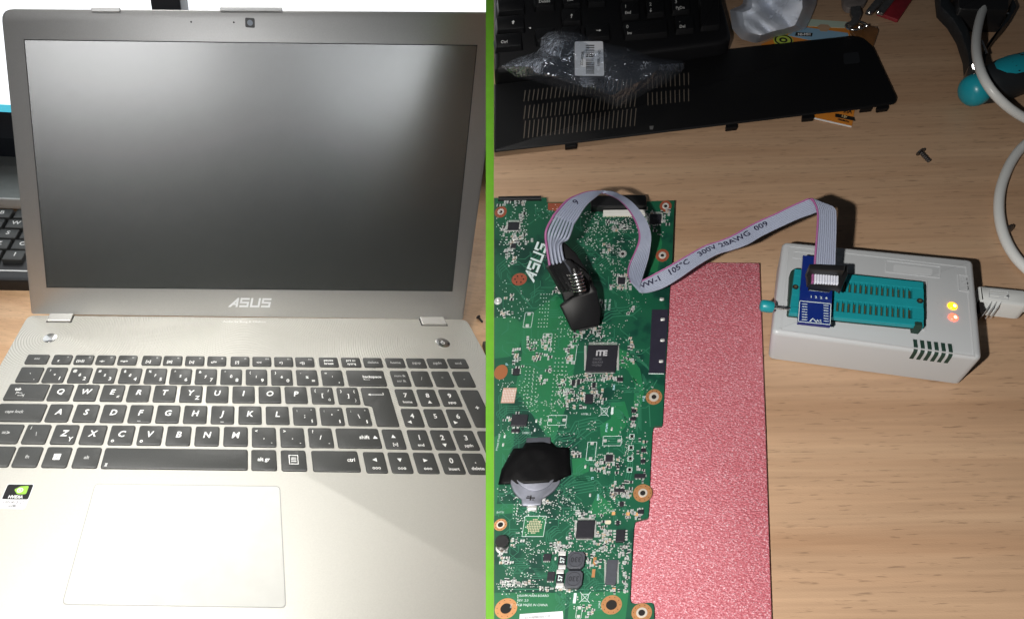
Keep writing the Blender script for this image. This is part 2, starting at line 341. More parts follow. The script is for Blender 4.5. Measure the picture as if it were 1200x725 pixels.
for u, v, w, h, leg, out in KEYS:
    p = out or rect(u - w / 2, u + w / 2, v - h / 2, v + h / 2)
    k_ = MB().prism(rpoly(p, 1.5, 3), -.6, 1.35, .45, fr=deck, bottom=False).obj('key', KEYM, lap, 35)
    for grey in (False, True):
        mb = MB()
        for L in leg:
            g = len(L) > 4 and L[4] == 'g'
            if g != grey: continue
            t, du, dv, s = L[:4]
            if t in TRI and s < 3.5: mb.sheet([(u + du + a, v + dv + c) for a, c in TRI[t]], 1.40, deck)
            elif t == '≡':
                for q in (rect(-3, 3, -3.4, -2.9), rect(-3, 3, 2.9, 3.4), rect(-3, -2.5, -3, 3), rect(2.5, 3, -3, 3), rect(-1.7, 1.7, -1.6, -1.1), rect(-1.7, 1.7, -.3, .2), rect(-1.7, 1.7, 1, 1.5)):
                    mb.sheet([(u + a, v + .4 + c) for a, c in q], 1.40, deck)
            elif t == '<--':
                mb.sheet([(u + a, v + dv + c) for a, c in rect(-4, 6, -.25, .25)], 1.40, deck); mb.sheet([(u + 5.5, v + dv), (u + 6, v + dv), (u + 6, v + dv + 2), (u + 5.5, v + dv + 2)], 1.41, deck)
                mb.sheet([(u - 5.5, v + dv), (u - 3.5, v + dv - 1), (u - 3.5, v + dv + 1)], 1.41, deck)
            elif t: mb.text(t, deck, u + du, v + dv, s * .96, 1.40, shear=.18 if (len(L) > 4 and L[4] == 'b') else .06, bold=.022)
        if abs(u - 14.5) < .1 and v == sy and not grey:
            for a, c in ((-2.2, .2), (.2, .2), (-2.2, -2.2), (.2, -2.2)): mb.sheet([(u + a, v + c), (u + a + 2.1, v + c - .1), (u + a + 2.1, v + c + 2.1), (u + a, v + c + 2)], 1.40, deck)
        if mb.v: mb.obj('legend', LEGD if grey else LEG, k_)
# round buttons, hinges, sticker
pb = MB().prism(circ(295.4, 57.6, 5.6, 24), -.2, .35, .2, fr=deck).obj('power_button', CHR, lap, 40)
mb = MB(); mb.ring(295.4, 57.6, 1.1, 1.6, .36, .40, deck, 16); mb.sheet(rect(295.1, 295.7, 57.8, 60), .41, deck); mb.obj('power_symbol', WHT, pb)
sb = MB().prism(circ(-26.9, 58.8, 5.6, 24), -.2, .35, .2, fr=deck).obj('shortcut_button', CHR, lap, 40)
MB().sheet([(-31, 57.6), (-24, 60.6), (-23.5, 61.2), (-30.6, 58.2)], .40, deck).obj('button_mark', BEZ, sb)
for a, c in ((-36.2, -15.8), (284.8, 305.6)):
    MB().prism(rect(a - .8, c + .8, 78.6, 88.6), -.4, .10, fr=deck).obj('hinge_recess', LINE, lap)
    hp = [deck(a, 80, 1), deck(a, 88, 3)]
    MB().prism(rpoly(rect(a, c, 79.2, 90), .8, 2), -.3, 2.2, .7, fr=deck, steps=2).obj('hinge', RIM, lap)
MB().text('Audio by Bang & Olufsen', deck, 133, 82, 2.6, .06).obj('deck_lettering', LEG, lap)
st = MB().prism(rpoly(rect(-10, 6.3, -88.6, -72.8), 1, 2), -.1, .12, fr=deck).obj('sticker', WHT, lap)
MB().prism(rpoly(rect(-9.7, 6, -82.8, -73.1), .9, 2), .1, .16, fr=deck).obj('sticker_panel', BLK, st)
EYEG = mat('sticker_green', (.28, .55, .06), .5)
eye = MB(); eye.prism(rpoly([(-4.6, -76.6), (-1.5, -74.3), (3.6, -74.0), (3.6, -79.4), (-1.6, -79.6)], .8, 2), .15, .19, fr=deck); eye.obj('eye_emblem', EYEG, st)
e2 = MB(); e2.ring(-.9, -76.9, 1.3, 1.9, .19, .21, deck, 14, .8); e2.prism(circ(-.9, -76.9, .6, 10), .19, .21, fr=deck); e2.obj('eye_ring', WHT, st)
MB().text('NVIDIA', deck, -1.9, -81.1, 1.9, .18, bold=.03).obj('sticker_lettering', WHT, st)
mb = MB(); mb.text('GEFORCE GT', deck, -1.9, -84.6, 1.5, .14, bold=.02); mb.text('650M', deck, -1.9, -86.8, 1.4, .14, bold=.02); mb.obj('sticker_lettering', BLK, st)

# lid
hA, hB = deck(-56, 88.5, 3.2), deck(325.5, 88.5, 3.2)
e1 = (hB - hA) / np.linalg.norm(hB - hA); nd = M @ RF[:, 2]; bk = np.cross(nd, e1); bk /= np.linalg.norm(bk)
AL = math.radians(68); ld = math.cos(AL) * bk + math.sin(AL) * nd; lnrm = np.cross(e1, ld)
def lidf(a, c, z): return hA + (e1 * a + ld * c + lnrm * z) * .001
def lidp(px, py, z=0):
    d = M @ ray(px, py); o_ = hA + lnrm * z * .001; q = CAM + d * ((lnrm @ (o_ - CAM)) / (lnrm @ d)) - hA
    return (float(q @ e1) * 1000, float(q @ ld) * 1000)
lq = [lidp(36.7, 368), lidp(542.5, 374.5), lidp(592, 14.5), lidp(.5, 10.5)]
print('LID', [tuple(round(x) for x in q) for q in lq])
lid = MB().prism(rpoly(lq, [2, 2, 9, 9], 5), -7, 0, .8, fr=lidf).obj('lid', BEZ, lap, 40)
sq = [lidp(55.5, 336), lidp(529.5, 340.5), lidp(558.5, 54), lidp(29, 47.5)]
MB().prism(inset(ccw(sq), -.7), -.2, .12, fr=lidf).obj('screen_gasket', LINE, lid)
MB().prism(ccw(sq), 0, .18, fr=lidf).obj('screen', SCRN, lid)
# the lower strip of the lid, webcam, buffers and name
c_ = lidp(293, 27); mb = MB(); mb.prism(rpoly(rect(c_[0] - 3.6, c_[0] + 3.6, c_[1] - 3.6, c_[1] + 3.6), 1.2, 3), 0, .15, fr=lidf)
wc = mb.obj('webcam', mat('webcam_grey', (.07, .07, .072), .45), lid); MB().prism(circ(*c_, 2.2, 18), .1, .3, .1, fr=lidf).obj('lens', mat('lens_glass', (.30, .33, .38), .1, spec=.8), wc)
for px, py in ((224, 26), (274, 26.5)): q = lidp(px, py); MB().prism(circ(*q, .7, 10), 0, .12, fr=lidf).obj('microphone_hole', LINE, lid)
for x0, x1, y in ((107, 141, 10.5), (258, 331, 10)):
    a, c = lidp(x0, y + 1.2), lidp(x1, y + 1.5); MB().prism(rpoly([(a[0], a[1] - 1.4), (c[0], c[1] - 1.4), (c[0], c[1] + 1.8), (a[0], a[1] + 1.8)], .8, 2), -1, 1.1, .4, fr=lidf).obj('rubber_bumper', BEZ, lid)
def logo(mb, fr, ox, oy, h, z, rot=0, sx=1.0):
    """four angular letters drawn as strokes: A S U S"""
    t = .2; S = .2
    def q(pts):
        c, s = math.cos(rot), math.sin(rot); out = []
        for x, y in pts:
            x = (x + y * S) * sx * h; y = y * h; out.append((ox + x * c - y * s, oy + x * s + y * c))
        mb.sheet(out, z, fr)
    def bar(x0, x1, y0, y1): q(rect(x0, x1, y0, y1))
    q([(0, 0), (.28, 0), (.95, .8), (.95, 1), (.82, 1)]); bar(.75, .95, 0, .78); bar(.45, .74, .22, .40)
    for o_ in (1.1, 3.25):
        bar(o_, o_ + .9, .8, 1); bar(o_, o_ + .2, .41, .79); bar(o_, o_ + .9, .41, .6); bar(o_ + .7, o_ + .9, .2, .405); bar(o_, o_ + .9, 0, .195)
    bar(2.15, 2.35, .2, 1); bar(2.15, 3.1, 0, .195); bar(2.9, 3.1, .2, 1)
g0 = lidp(267, 359.5); g1 = lidp(318, 360); mb = MB(); hh = (g1[0] - g0[0]) / 4.3
logo(mb, lidf, g0[0], g0[1], hh, .10); mb.obj('maker_logo', mat('logo_silver', (.85, .86, .87), .45, .1), lid)

# ------------------------------------------------------------------ things behind the laptop
MON = mat('monitor_black', (.02, .024, .035), .4); MSC = mat('lit_screen', (.9, .95, 1), .4, emit=1.35, ecol=(.93, .97, 1.0))
CYN = mat('lit_taskbar', (.1, .6, .8), .4, emit=.75, ecol=(.10, .62, .80)); GRY = mat('stand_grey', (.34, .36, .35), .5, var=.05); EDG = mat('stand_edge_white', (.8, .8, .78), .4)
mb0 = lpx(5, 226, TZ)            # front edge of the stand on the table
def monitor(px0, px1, py0, py1, ybase, label, bar=True, right=7):
    base = lpx((px0 + px1) / 2, ybase, TZ)
    yl = base[1]
    def fr(x, zz, t): return locw(x, yl + t, zz)                 # vertical plane across the table; t = depth (mm, away)
    nrm = RF[:, 1]; org = TF + RF @ (np.array([0, yl, 0]) * .001)
    def pl(px, py):
        d = ray(px, py); q = d * ((nrm @ org) / (nrm @ d)); l = RF.T @ (q - TF) * 1000; return (l[0], l[2])
    a = (pl(px0, 5)[0], pl(5, py0)[1]); c = (pl(px1, 5)[0], pl(5, py1)[1])
    x0, x1, z1, z0 = min(a[0], c[0]), max(a[0], c[0]), max(a[1], c[1]), min(a[1], c[1])
    t = thing('monitor', locw((x0 + x1) / 2, yl + 20, TZ), label, 'monitor', None)
    fr2 = lambda x, y, z: fr(x, y, -z)
    bz = 30
    MB().prism(rpoly(rect(x0 - 7, x1 + right, z0 - bz, z1 + 8), 4, 3), -32, 0, 2, fr=fr2).obj('bezel', MON, t, 40)
    MB().prism(rect(x0, x1, z0, z1), -.5, .4, fr=fr2).obj('screen', MSC, t)
    if bar: MB().prism(rect(x0, x1, z0, z0 + 8), .3, .7, fr=fr2).obj('taskbar', CYN, t)
    xm = (x0 + x1) / 2
    MB().prism(rect(xm - 22, xm + 22, TZ + 8, z0 - bz + 6), -52, -30, 1, fr=fr2).obj('stand_post', MON, t)
    MB().prism(rpoly(rect(xm - 100, xm + 100, yl - 40, yl + 130), 20, 4), TZ, TZ + 8, 2, fr=locw).obj('stand_foot', MON, t, 40)
    return t
monitor(-330, 177, -330, 131, 212, 'left lit monitor with white screen and cyan bar, beside the laptop lid', True, 26)
monitor(214, 640, -330, 120, 208, 'right lit monitor with white screen, behind the laptop lid', False)
# grey shelf board under the left monitor
a0 = lpx(-60, 231, TZ + 14); a1 = lpx(40, 229, TZ + 14)
t = thing('monitor_riser', locw(a0[0], a0[1] + 40, TZ), 'grey monitor riser with white front edge, left of the laptop lid', 'riser')
mb = MB().prism(rect(a0[0] - 120, a1[0] + 60, a0[1] + 3, a0[1] + 150), TZ + 4, TZ + 14, fr=locw); mb.obj('board', GRY, t)
MB().prism(rect(a0[0] - 120, a1[0] + 60, a0[1], a0[1] + 2.8), TZ + 3, TZ + 14.2, .5, fr=locw).obj('front_edge', EDG, t)
for x in (a0[0] - 110, a1[0] + 40): MB().prism(rect(x, x + 10, a0[1] + 10, a0[1] + 140), TZ, TZ + 3.9, fr=locw).obj('foot', GRY, t)
# black desk keyboard left of the laptop
kq = [lpx(-150, 246, TZ + 12), lpx(60, 243, TZ + 12), lpx(60, 331, TZ + 12), lpx(-190, 337, TZ + 12)]
kl = kq[1]; kx1 = lpx(35, 290, TZ + 12)[0] + 30; ky1 = lpx(10, 246, TZ + 12)[1]; ky0 = lpx(10, 328, TZ + 12)[1]
t = thing('desk_keyboard', locw(kx1 - 110, (ky0 + ky1) / 2, TZ), 'black desk keyboard with white letters, left of the laptop', 'keyboard')
MB().prism(rpoly(rect(kx1 - 230, kx1, ky0, ky1), 5, 3), TZ, TZ + 12, 2.5, fr=locw).obj('case', BLK, t, 40)
rows_ = 5; dp = (ky1 - 4 - (ky0 + 22)) / rows_; nm = ['MPBRL', 'QWERT', 'ASDFG', 'OZXCF', '1234C']; print('DESKKB', dp, ky1 - ky0)
KX = lpx(22, 290, TZ + 12)[0]
for r in range(rows_):
    for c in range(7):
        x = KX + 12 - r * 2.5 - c * 19.5; y = ky1 - 4 - dp * (r + .5)
        if x + 9 > kx1 - 3: continue
        k_ = MB().prism(rpoly(rect(x - 8.4, x + 8.4, y - dp * .45, y + dp * .45), 1.5, 2), TZ + 11, TZ + 17, 1.5, fr=locw, base=inset(ccw(rect(x - 8.4, x + 8.4, y - dp * .45, y + dp * .45)), -.9) if False else None).obj('key', KEYM, t, 40)
        if c < 5: MB().text(nm[r][c], locw, x, y + 1, 5.2, TZ + 17.06, bold=.02).obj('legend', LEG, k_)
MB().prism(rect(kx1 - 226, kx1 - 4, ky0 + 12, ky0 + 13.5), TZ + 11, TZ + 12.4, fr=locw).obj('trim_line', EDG, t)
# screw and dark offcut right of the laptop hinge
STL = mat('dark_steel', (.09, .085, .085), .35, .8)
def screw(loc, d, L, r, label, frn):
    """loc = head end, d = unit direction of the shaft; lying on its side"""
    d = np.array(d, float); d /= np.linalg.norm(d); loc = np.array(loc, float)
    t = thing('screw', loc, label, 'screw', 'loose screws')
    MB().tube([loc, loc + d * r * .3, loc + d * r * .9], [r * 1.1, r * 2.0, r * 2.0], 14).obj('head', STL, t, 50)
    pth = []; rad = []; n = int(L / (r * .45))
    for i in range(n): pth.append(loc + d * (r * .9 + i * r * .45)); rad.append(r if i % 2 else r * .78)
    MB().tube(pth, rad, 10).obj('shaft', STL, t)
    return t
s0 = lpx(560, 371, TZ + 2); s1 = lpx(567.5, 380, TZ + 1.2)
w0 = locw(s0[0], s0[1], TZ + 2.3); w1 = locw(s1[0], s1[1], TZ + 1.3); screw(w0, w1 - w0, .0075, .0011, 'tiny dark screw lying on the pale table right of the laptop hinge', None)
q = [lpx(565.5, 399.5, TZ + 6), lpx(590, 396, TZ + 6), lpx(592, 424, TZ + 6), lpx(571, 414, TZ + 6)]
tag(MB().prism(rpoly([p[:2] for p in q], 1, 2), TZ, TZ + 6, .8, fr=locw).obj('plastic_offcut', mat('brown_plastic', (.05, .035, .03), .5)), 'dark brown plastic piece on the pale table at the laptop corner', 'plastic piece')

# ================================================================== right-hand desk
def pp(lst, z): return [tuple(pix(x, y, z)[:2]) for x, y in lst]
def lean(x): return -.05 - (785 - x) * .00067
def prect(cx, cy, w_, h_, z):
    """board-aligned rectangle given by its pixel centre and size"""
    l = lean(cx); return pp([(cx + sx * w_ / 2 + l * sy * h_ / 2, cy + sy * h_ / 2) for sx, sy in ((-1, 1), (1, 1), (1, -1), (-1, -1))], z)
def pfr(cx, cy, z):
    """local frame on the board at a pixel: units of board pixels (x right, y up)"""
    l = lean(cx)
    def fr(x, y, dz): 
        p = pix(cx + x - l * y, cy - y, z); return np.array([p[0], p[1], z + dz])
    return fr

# ------------------------------------------------------------------ pink antistatic foam
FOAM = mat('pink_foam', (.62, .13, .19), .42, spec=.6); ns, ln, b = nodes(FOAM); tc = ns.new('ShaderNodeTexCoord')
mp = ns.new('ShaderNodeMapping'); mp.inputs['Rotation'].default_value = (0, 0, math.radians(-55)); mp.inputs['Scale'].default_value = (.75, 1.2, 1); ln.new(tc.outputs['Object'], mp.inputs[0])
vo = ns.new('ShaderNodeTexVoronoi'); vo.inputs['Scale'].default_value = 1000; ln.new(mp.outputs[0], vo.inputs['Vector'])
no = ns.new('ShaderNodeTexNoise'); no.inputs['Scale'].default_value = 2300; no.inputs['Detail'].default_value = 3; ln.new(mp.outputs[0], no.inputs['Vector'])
r1 = ramp(ns, [(.33, (.40, .078, .105)), (.50, (.54, .145, .18)), (.58, (.60, .20, .25)), (.67, (.80, .58, .64))]); ln.new(no.outputs[0], r1.inputs[0]); ln.new(r1.outputs[0], b.inputs['Base Color'])  # palest specks put the foam's flash sparkle into the colour
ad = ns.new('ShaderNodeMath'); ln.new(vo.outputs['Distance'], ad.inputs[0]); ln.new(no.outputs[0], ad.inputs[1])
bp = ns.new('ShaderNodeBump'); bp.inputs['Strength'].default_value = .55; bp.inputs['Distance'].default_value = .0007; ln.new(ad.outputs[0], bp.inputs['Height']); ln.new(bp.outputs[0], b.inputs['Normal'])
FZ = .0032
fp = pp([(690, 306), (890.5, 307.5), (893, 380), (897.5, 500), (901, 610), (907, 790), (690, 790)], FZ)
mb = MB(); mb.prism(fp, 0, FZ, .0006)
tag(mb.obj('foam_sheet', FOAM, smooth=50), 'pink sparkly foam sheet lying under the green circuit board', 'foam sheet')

# ------------------------------------------------------------------ motherboard
PCB = mat('green_solder_mask', (.006, .075, .045), .45, spec=.4)
ns, ln, b = nodes(PCB); tc = ns.new('ShaderNodeTexCoord')
n1 = ns.new('ShaderNodeTexNoise'); n1.inputs['Scale'].default_value = 55; n1.inputs['Detail'].default_value = 3; ln.new(tc.outputs['Object'], n1.inputs['Vector'])
v1 = ns.new('ShaderNodeTexVoronoi'); v1.inputs['Scale'].default_value = 160; v1.distance = 'CHEBYCHEV'; ln.new(tc.outputs['Object'], v1.inputs['Vector'])
ad = ns.new('ShaderNodeMath'); ad.operation = 'MULTIPLY_ADD'; ad.inputs[1].default_value = .16; ln.new(v1.outputs['Distance'], ad.inputs[0]); ln.new(n1.outputs[0], ad.inputs[2])
rp_ = ramp(ns, [(.42, (.003, .038, .026)), (.50, (.004, .052, .033)), (.54, (.007, .078, .042)), (.66, (.008, .088, .045))]); ln.new(ad.outputs[0], rp_.inputs[0]); ln.new(rp_.outputs[0], b.inputs['Base Color'])
POUR = mat('green_copper_pour', (.012, .145, .055), .45, var=.1, vs=120)
TRC = mat('green_trace', (.030, .175, .10), .45)
COP = mat('bare_copper', (.62, .30, .13), .38, .55, var=.08, vs=600)
RED = mat('oxide_red_ring', (.28, .07, .035), .45, var=.15, vs=600)
TIN = mat('solder_tin', (.78, .78, .77), .36, .55)
SILK = mat('silkscreen', (.62, .72, .72), .6)
SILKB = mat('silkscreen_blue', (.45, .70, .80), .6)
CHIP = mat('chip_epoxy', (.016, .016, .022), .42, var=.12, vs=900)
CHIPG = mat('ferrite_grey', (.055, .06, .075), .5, var=.1, vs=900)
CAPM = mat('ceramic_tan', (.42, .33, .24), .5); CAPW = mat('ceramic_grey', (.35, .38, .38), .45)
HOLE = mat('hole_dark', (.008, .006, .006), .8)
ZB0, ZB = FZ + .0001, FZ + .0017       # board bottom and top
outl = [(SX1 + .4, 232), (640, 231.5), (641, 237), (693, 236.5), (765, 236), (790.5, 235), (788, 300), (784.5, 345), (782.5, 390), (779.5, 437), (776.5, 493), (776, 498.5), (768, 499), (765.5, 501), (764.4, 507), (762, 552), (760.8, 590), (759.6, 606.5), (747, 609.5), (744, 612), (742.8, 618), (741.5, 640), (738.3, 701), (739.5, 705.5), (743, 707), (762, 705.5), (765.5, 707), (766.5, 712), (767, 790), (SX1 + .4, 790)]
bd = thing('motherboard', pix(680, 480, 0), 'green laptop motherboard with chips, resting on the pink foam sheet', 'circuit board')
MB().prism(pp(outl, ZB), ZB0, ZB).obj('pcb', PCB, bd)
E1 = .00004
def inb(x, y, mg=1.5):
    if x < SX1 + 1.6 + mg: return False
    c = False; n_ = len(outl)
    for i in range(n_):
        (x0, y0), (x1, y1) = outl[i], outl[i - 1]
        if (y0 > y) != (y1 > y) and x + mg < (x1 - x0) * (y - y0) / (y1 - y0) + x0: c = not c
    return c
_pz = [0]
def pour(lst, m=POUR, dz=1):
    _pz[0] += 1; dz = .5 + _pz[0] * .1
    MB().sheet(pp(lst, ZB), ZB + E1 * dz).obj('copper_pour', m, bd)
pour([(606, 380), (630, 362), (652, 345), (690, 380), (676, 402), (668, 470), (662, 480), (648, 520), (633, 500), (604, 455), (612, 412)])
pour([(579, 372), (603, 372), (612, 380), (608, 412), (596, 418), (579, 420)])
pour([(579, 512), (603, 500), (602, 520), (588, 550), (582, 590), (606, 590), (604, 600), (579, 604)])
pour([(670, 537), (690, 536), (690, 552), (672, 560)]); pour([(716, 472), (732, 470), (737, 487), (733, 500), (722, 512), (704, 512), (703, 498), (716, 490)])
pour([(718, 405), (735, 412), (750, 432), (755, 458), (750, 480), (742, 480), (744, 450), (736, 434), (720, 424)])
pour([(668, 694), (737, 692), (733, 725), (700, 740), (664, 740)]); pour([(579, 694), (664, 694), (660, 740), (579, 740)])
pour([(758, 266), (772, 268), (776, 285), (770, 320), (760, 318), (765, 300)]); pour([(700, 577), (716, 590), (722, 600), (700, 606), (690, 600)])
# traces: bundles of parallel tracks with 45 degree bends
tr = MB()
def track(pts, w_=.9):
    if not all(inb(*q) for q in pts): return
    for (x0, y0), (x1, y1) in zip(pts, pts[1:]):
        L = math.hypot(x1 - x0, y1 - y0) + 1e-6; nx, ny = -(y1 - y0) / L * w_ / 2, (x1 - x0) / L * w_ / 2
        tr.sheet(pp([(x0 + nx, y0 + ny), (x1 + nx, y1 + ny), (x1 - nx, y1 - ny), (x0 - nx, y0 - ny)], ZB), ZB + E1 * 2)
def bundle(pts, n, gap, w_=.8):
    for k in range(n): track([(x + k * gap * .7, y + k * gap) for x, y in pts], w_)
bundle([(731, 395), (738, 400), (739, 414), (746, 417), (758, 428)], 4, 2.4); bundle([(740, 440), (745, 447), (745, 462), (748, 470), (748, 500)], 3, 2.2)
bundle([(655, 572), (668, 566), (690, 562), (700, 563), (716, 580)], 5, 3); bundle([(650, 508), (668, 505), (674, 494), (690, 490), (700, 489)], 4, 3.2)
bundle([(660, 526), (690, 502), (697, 500)], 2, 4); bundle([(735, 500), (737, 540), (733, 560)], 3, 3.2); bundle([(762, 445), (754, 456)], 2, 4)
bundle([(590, 650), (606, 664), (615, 672), (632, 672)], 3, 2.5); bundle([(612, 575), (604, 590), (602, 610)], 2, 3); bundle([(590, 310), (600, 322), (606, 340), (618, 352)], 3, 4)
track([(773, 440), (773, 494), (764, 500), (762, 506), (759, 604), (745, 608), (740, 614), (736, 702)], 1.3); track([(770, 445), (760, 462), (762, 500)], 1); track([(579, 458), (590, 446), (594, 432), (598, 424)], 1)
track([(583, 690), (737, 690)], 1.2); bundle([(700, 370), (712, 362), (735, 360), (745, 352)], 4, 3)
for k in range(240):
    x, y = random.uniform(582, 750), random.uniform(240, 690); d = random.choice((-1, 1)); a, c = random.uniform(4, 14), random.uniform(4, 16)
    track([(x, y), (x + d * a, y - a * .8), (x + d * a, y - a * .8 - c)] if random.random() < .5 else [(x, y), (x + c, y), (x + c + a, y + d * a * .8)], .7)
for k in range(90):
    x, y = random.uniform(584, 740), random.uniform(245, 715); d = random.choice((-1, 1)); e_ = random.choice((-1, 1)); a, c, g = random.uniform(4, 12), random.uniform(4, 18), random.uniform(4, 12)
    bundle([(x, y), (x + e_ * c, y), (x + e_ * (c + a), y + d * a * .85), (x + e_ * (c + a) - .07 * g, y + d * (a * .85 + g))], random.randint(2, 5), random.uniform(2, 2.8), .7)
tr.obj('traces', TRC, bd, kind='stuff')
# vias and tiny pads
via = MB(); vg = MB()
def dots(cx, cy, w_, h_, n, r0=.55, r1=.95, mb=None):
    for k in range(n):
        x = cx + random.uniform(-1, 1) * w_ / 2; y = cy + random.uniform(-1, 1) * h_ / 2; r = random.uniform(r0, r1)
        if not inb(x, y): continue
        (mb or via).sheet(pp(circ(x, y, r, 6, r * .85), ZB), ZB + E1 * 3 + 2e-7 * k)
def gridd(x0, y0, nx, ny, dx, dy, r=.75, skip=.12, jit=.25):
    for i in range(nx):
        for j in range(ny):
            if random.random() < skip: continue
            x = x0 + i * dx - .09 * j * dy + random.uniform(-jit, jit); y = y0 + j * dy + random.uniform(-jit, jit)
            if not inb(x, y): continue
            via.sheet(pp(circ(x, y, r, 6, r * .85), ZB), ZB + E1 * 3)
for a in [(715, 270, 70, 40, 150), (715, 300, 60, 40, 110), (700, 262, 30, 40, 50), (600, 255, 40, 30, 50), (602, 275, 34, 26, 80), (600, 300, 30, 26, 34), (690, 385, 50, 18, 60), (668, 455, 36, 34, 70), (690, 445, 46, 14, 60),
          (648, 600, 40, 26, 70), (612, 612, 16, 50, 50), (662, 580, 24, 20, 40), (640, 640, 60, 16, 60), (705, 650, 46, 20, 60), (735, 660, 14, 60, 50), (720, 590, 40, 40, 60), (712, 545, 40, 30, 50), (735, 520, 20, 60, 40),
          (630, 672, 40, 20, 26), (600, 690, 50, 12, 30), (768, 262, 30, 30, 34), (750, 455, 30, 20, 16), (596, 360, 30, 40, 20), (662, 330, 30, 40, 16), (760, 520, 10, 60, 14), (680, 700, 60, 30, 24), (700, 400, 70, 12, 40), (727, 328, 22, 18, 40), (676, 640, 20, 14, 20)]: dots(*a)
gridd(617, 430, 3, 11, 4.2, 4.6); gridd(626, 432, 2, 10, 4.2, 4.6); gridd(651, 420, 3, 12, 4.2, 4.8); gridd(660, 425, 2, 11, 4, 4.8); gridd(634, 345, 4, 10, 3.4, 4.2); gridd(655, 372, 3, 6, 4, 4.4); gridd(619, 398, 5, 3, 4, 3.4); gridd(647, 392, 2, 6, 4, 4)
gridd(690, 269, 11, 2, 4.4, 3, .6, .05); gridd(604, 579, 2, 8, 3.4, 4); gridd(582, 684, 24, 2, 2.1, 3, .6, .1)
for k in range(60): dots(random.uniform(584, 755), random.uniform(245, 715), random.uniform(10, 34), random.uniform(8, 26), random.randint(8, 26), .4, .75)
via.obj('solder_vias', TIN, bd, kind='stuff')
# small passive parts: body + two tinned ends, joined (each is about 5 pixels)
smd = MB()
def passive(cx, cy, w_, h_, tone=0):
    if not inb(cx, cy, 3.5): return
    if w_ >= h_: a = prect(cx, cy, w_ * .55, h_, ZB); l = prect(cx - w_ * .38, cy, w_ * .24, h_ * 1.04, ZB); r = prect(cx + w_ * .38, cy, w_ * .24, h_ * 1.04, ZB)
    else: a = prect(cx, cy, w_, h_ * .55, ZB); l = prect(cx, cy - h_ * .38, w_ * 1.04, h_ * .24, ZB); r = prect(cx, cy + h_ * .38, w_ * 1.04, h_ * .24, ZB)
    hz = .0005 if tone else .0003
    smd.prism(a, ZB, ZB + hz, mi=tone, bottom=False); smd.prism(l, ZB, ZB + hz + .00003, mi=3, bottom=False); smd.prism(r, ZB, ZB + hz + .00003, mi=3, bottom=False)
def cluster(cx, cy, w_, h_, n):
    for k in range(n):
        x = cx + random.uniform(-1, 1) * w_ / 2; y = cy + random.uniform(-1, 1) * h_ / 2; big = random.uniform(3.2, 5); t = random.choice((0, 0, 0, 1, 2, 2))
        passive(x, y, big, big * .55, t) if random.random() < .5 else passive(x, y, big * .6, big * .9, t)
for a in [(602, 276, 30, 22, 34), (600, 300, 16, 22, 12), (768, 258, 36, 26, 30), (728, 328, 26, 22, 28), (690, 388, 36, 14, 26), (740, 410, 8, 30, 12), (700, 442, 50, 8, 26), (672, 462, 26, 34, 34), (700, 462, 20, 20, 16), (743, 485, 8, 30, 10), (710, 546, 34, 16, 24), (728, 572, 26, 22, 28), (690, 602, 34, 8, 14), (740, 602, 22, 10, 14), (708, 634, 20, 26, 26), (733, 645, 16, 14, 20), (698, 650, 24, 30, 20), (735, 672, 8, 46, 26), (655, 640, 30, 10, 14), (592, 682, 26, 8, 20), (614, 684, 16, 6, 12), (594, 655, 14, 12, 10), (655, 690, 44, 5, 22), (690, 715, 14, 16, 12), (752, 540, 10, 50, 14), (668, 412, 12, 30, 14), (628, 410, 20, 26, 14), (604, 418, 8, 26, 8), (640, 425, 12, 22, 8), (596, 238, 40, 6, 18), (720, 262, 20, 8, 8), (727, 268, 18, 5, 8), (670, 625, 10, 16, 8), (588, 652, 12, 14, 8)]: cluster(*a)
for k in range(34): cluster(random.uniform(590, 750), random.uniform(250, 690), random.uniform(8, 18), random.uniform(6, 16), random.randint(4, 9))
smd.obj('small_components', [CHIP, CAPM, CAPW, TIN], bd, kind='stuff')
# chips
def chip(cx, cy, w_, h_, hz=.0011, leads=None, n=8, m=CHIP, lw=1.7, dark=True, name='chip'):
    z = ZB + hz; o_ = MB().prism(rpoly(prect(cx, cy, w_, h_, z), .0003, 2), ZB + .00005, z, .00012).obj(name, m, bd)
    if leads:
        mb = MB()
        for s in leads:
            for k in range(n):
                f = (k + .5) / n - .5; d = .5 / n
                if s in 'lr':
                    sg = -1 if s == 'l' else 1; mb.prism(prect(cx + sg * (w_ / 2 + lw / 2) - lean(cx) * 0, cy + f * h_ * .94, lw, h_ * d, ZB), ZB, ZB + .0004, bottom=False)
                else:
                    sg = -1 if s == 't' else 1; l = lean(cx); mb.prism(prect(cx + f * w_ * .94 + l * sg * h_ / 2, cy + sg * (h_ / 2 + lw / 2), w_ * d, lw, ZB), ZB, ZB + .0004, bottom=False)
        mb.obj('leads', TIN, o_, kind='stuff')
    return o_
ite = chip(705, 419.5, 35.5, 31, .0014, 'lrtb', 26, lw=2.6); zc = ZB + .0014
f_ = pfr(705, 419.5, zc); mb = MB(); mb.text('iTE', f_, -.5, 6.2, 6.2, .00005, bold=.05, sx=1.15); mb.obj('chip_lettering', mat('laser_grey', (.42, .42, .45), .6), ite)
mb = MB(); mb.text('IT8572E', f_, -5, -1, 2.2, .00005); mb.text('1236-AXA', f_, -4.4, -4.6, 2.2, .00005); mb.text('WCJ7RD', f_, -5, -8.2, 2.2, .00005); mb.obj('chip_lettering', mat('laser_dim', (.14, .14, .16), .6), ite)
chip(601.7, 264.7, 13, 9, .0009, 'lrtb', 10); chip(601.7, 287.7, 6, 5.4, .0008, 'tb', 4); q_ = chip(768.3, 256.2, 13.4, 11.4, .0010, 'lrtb', 10)
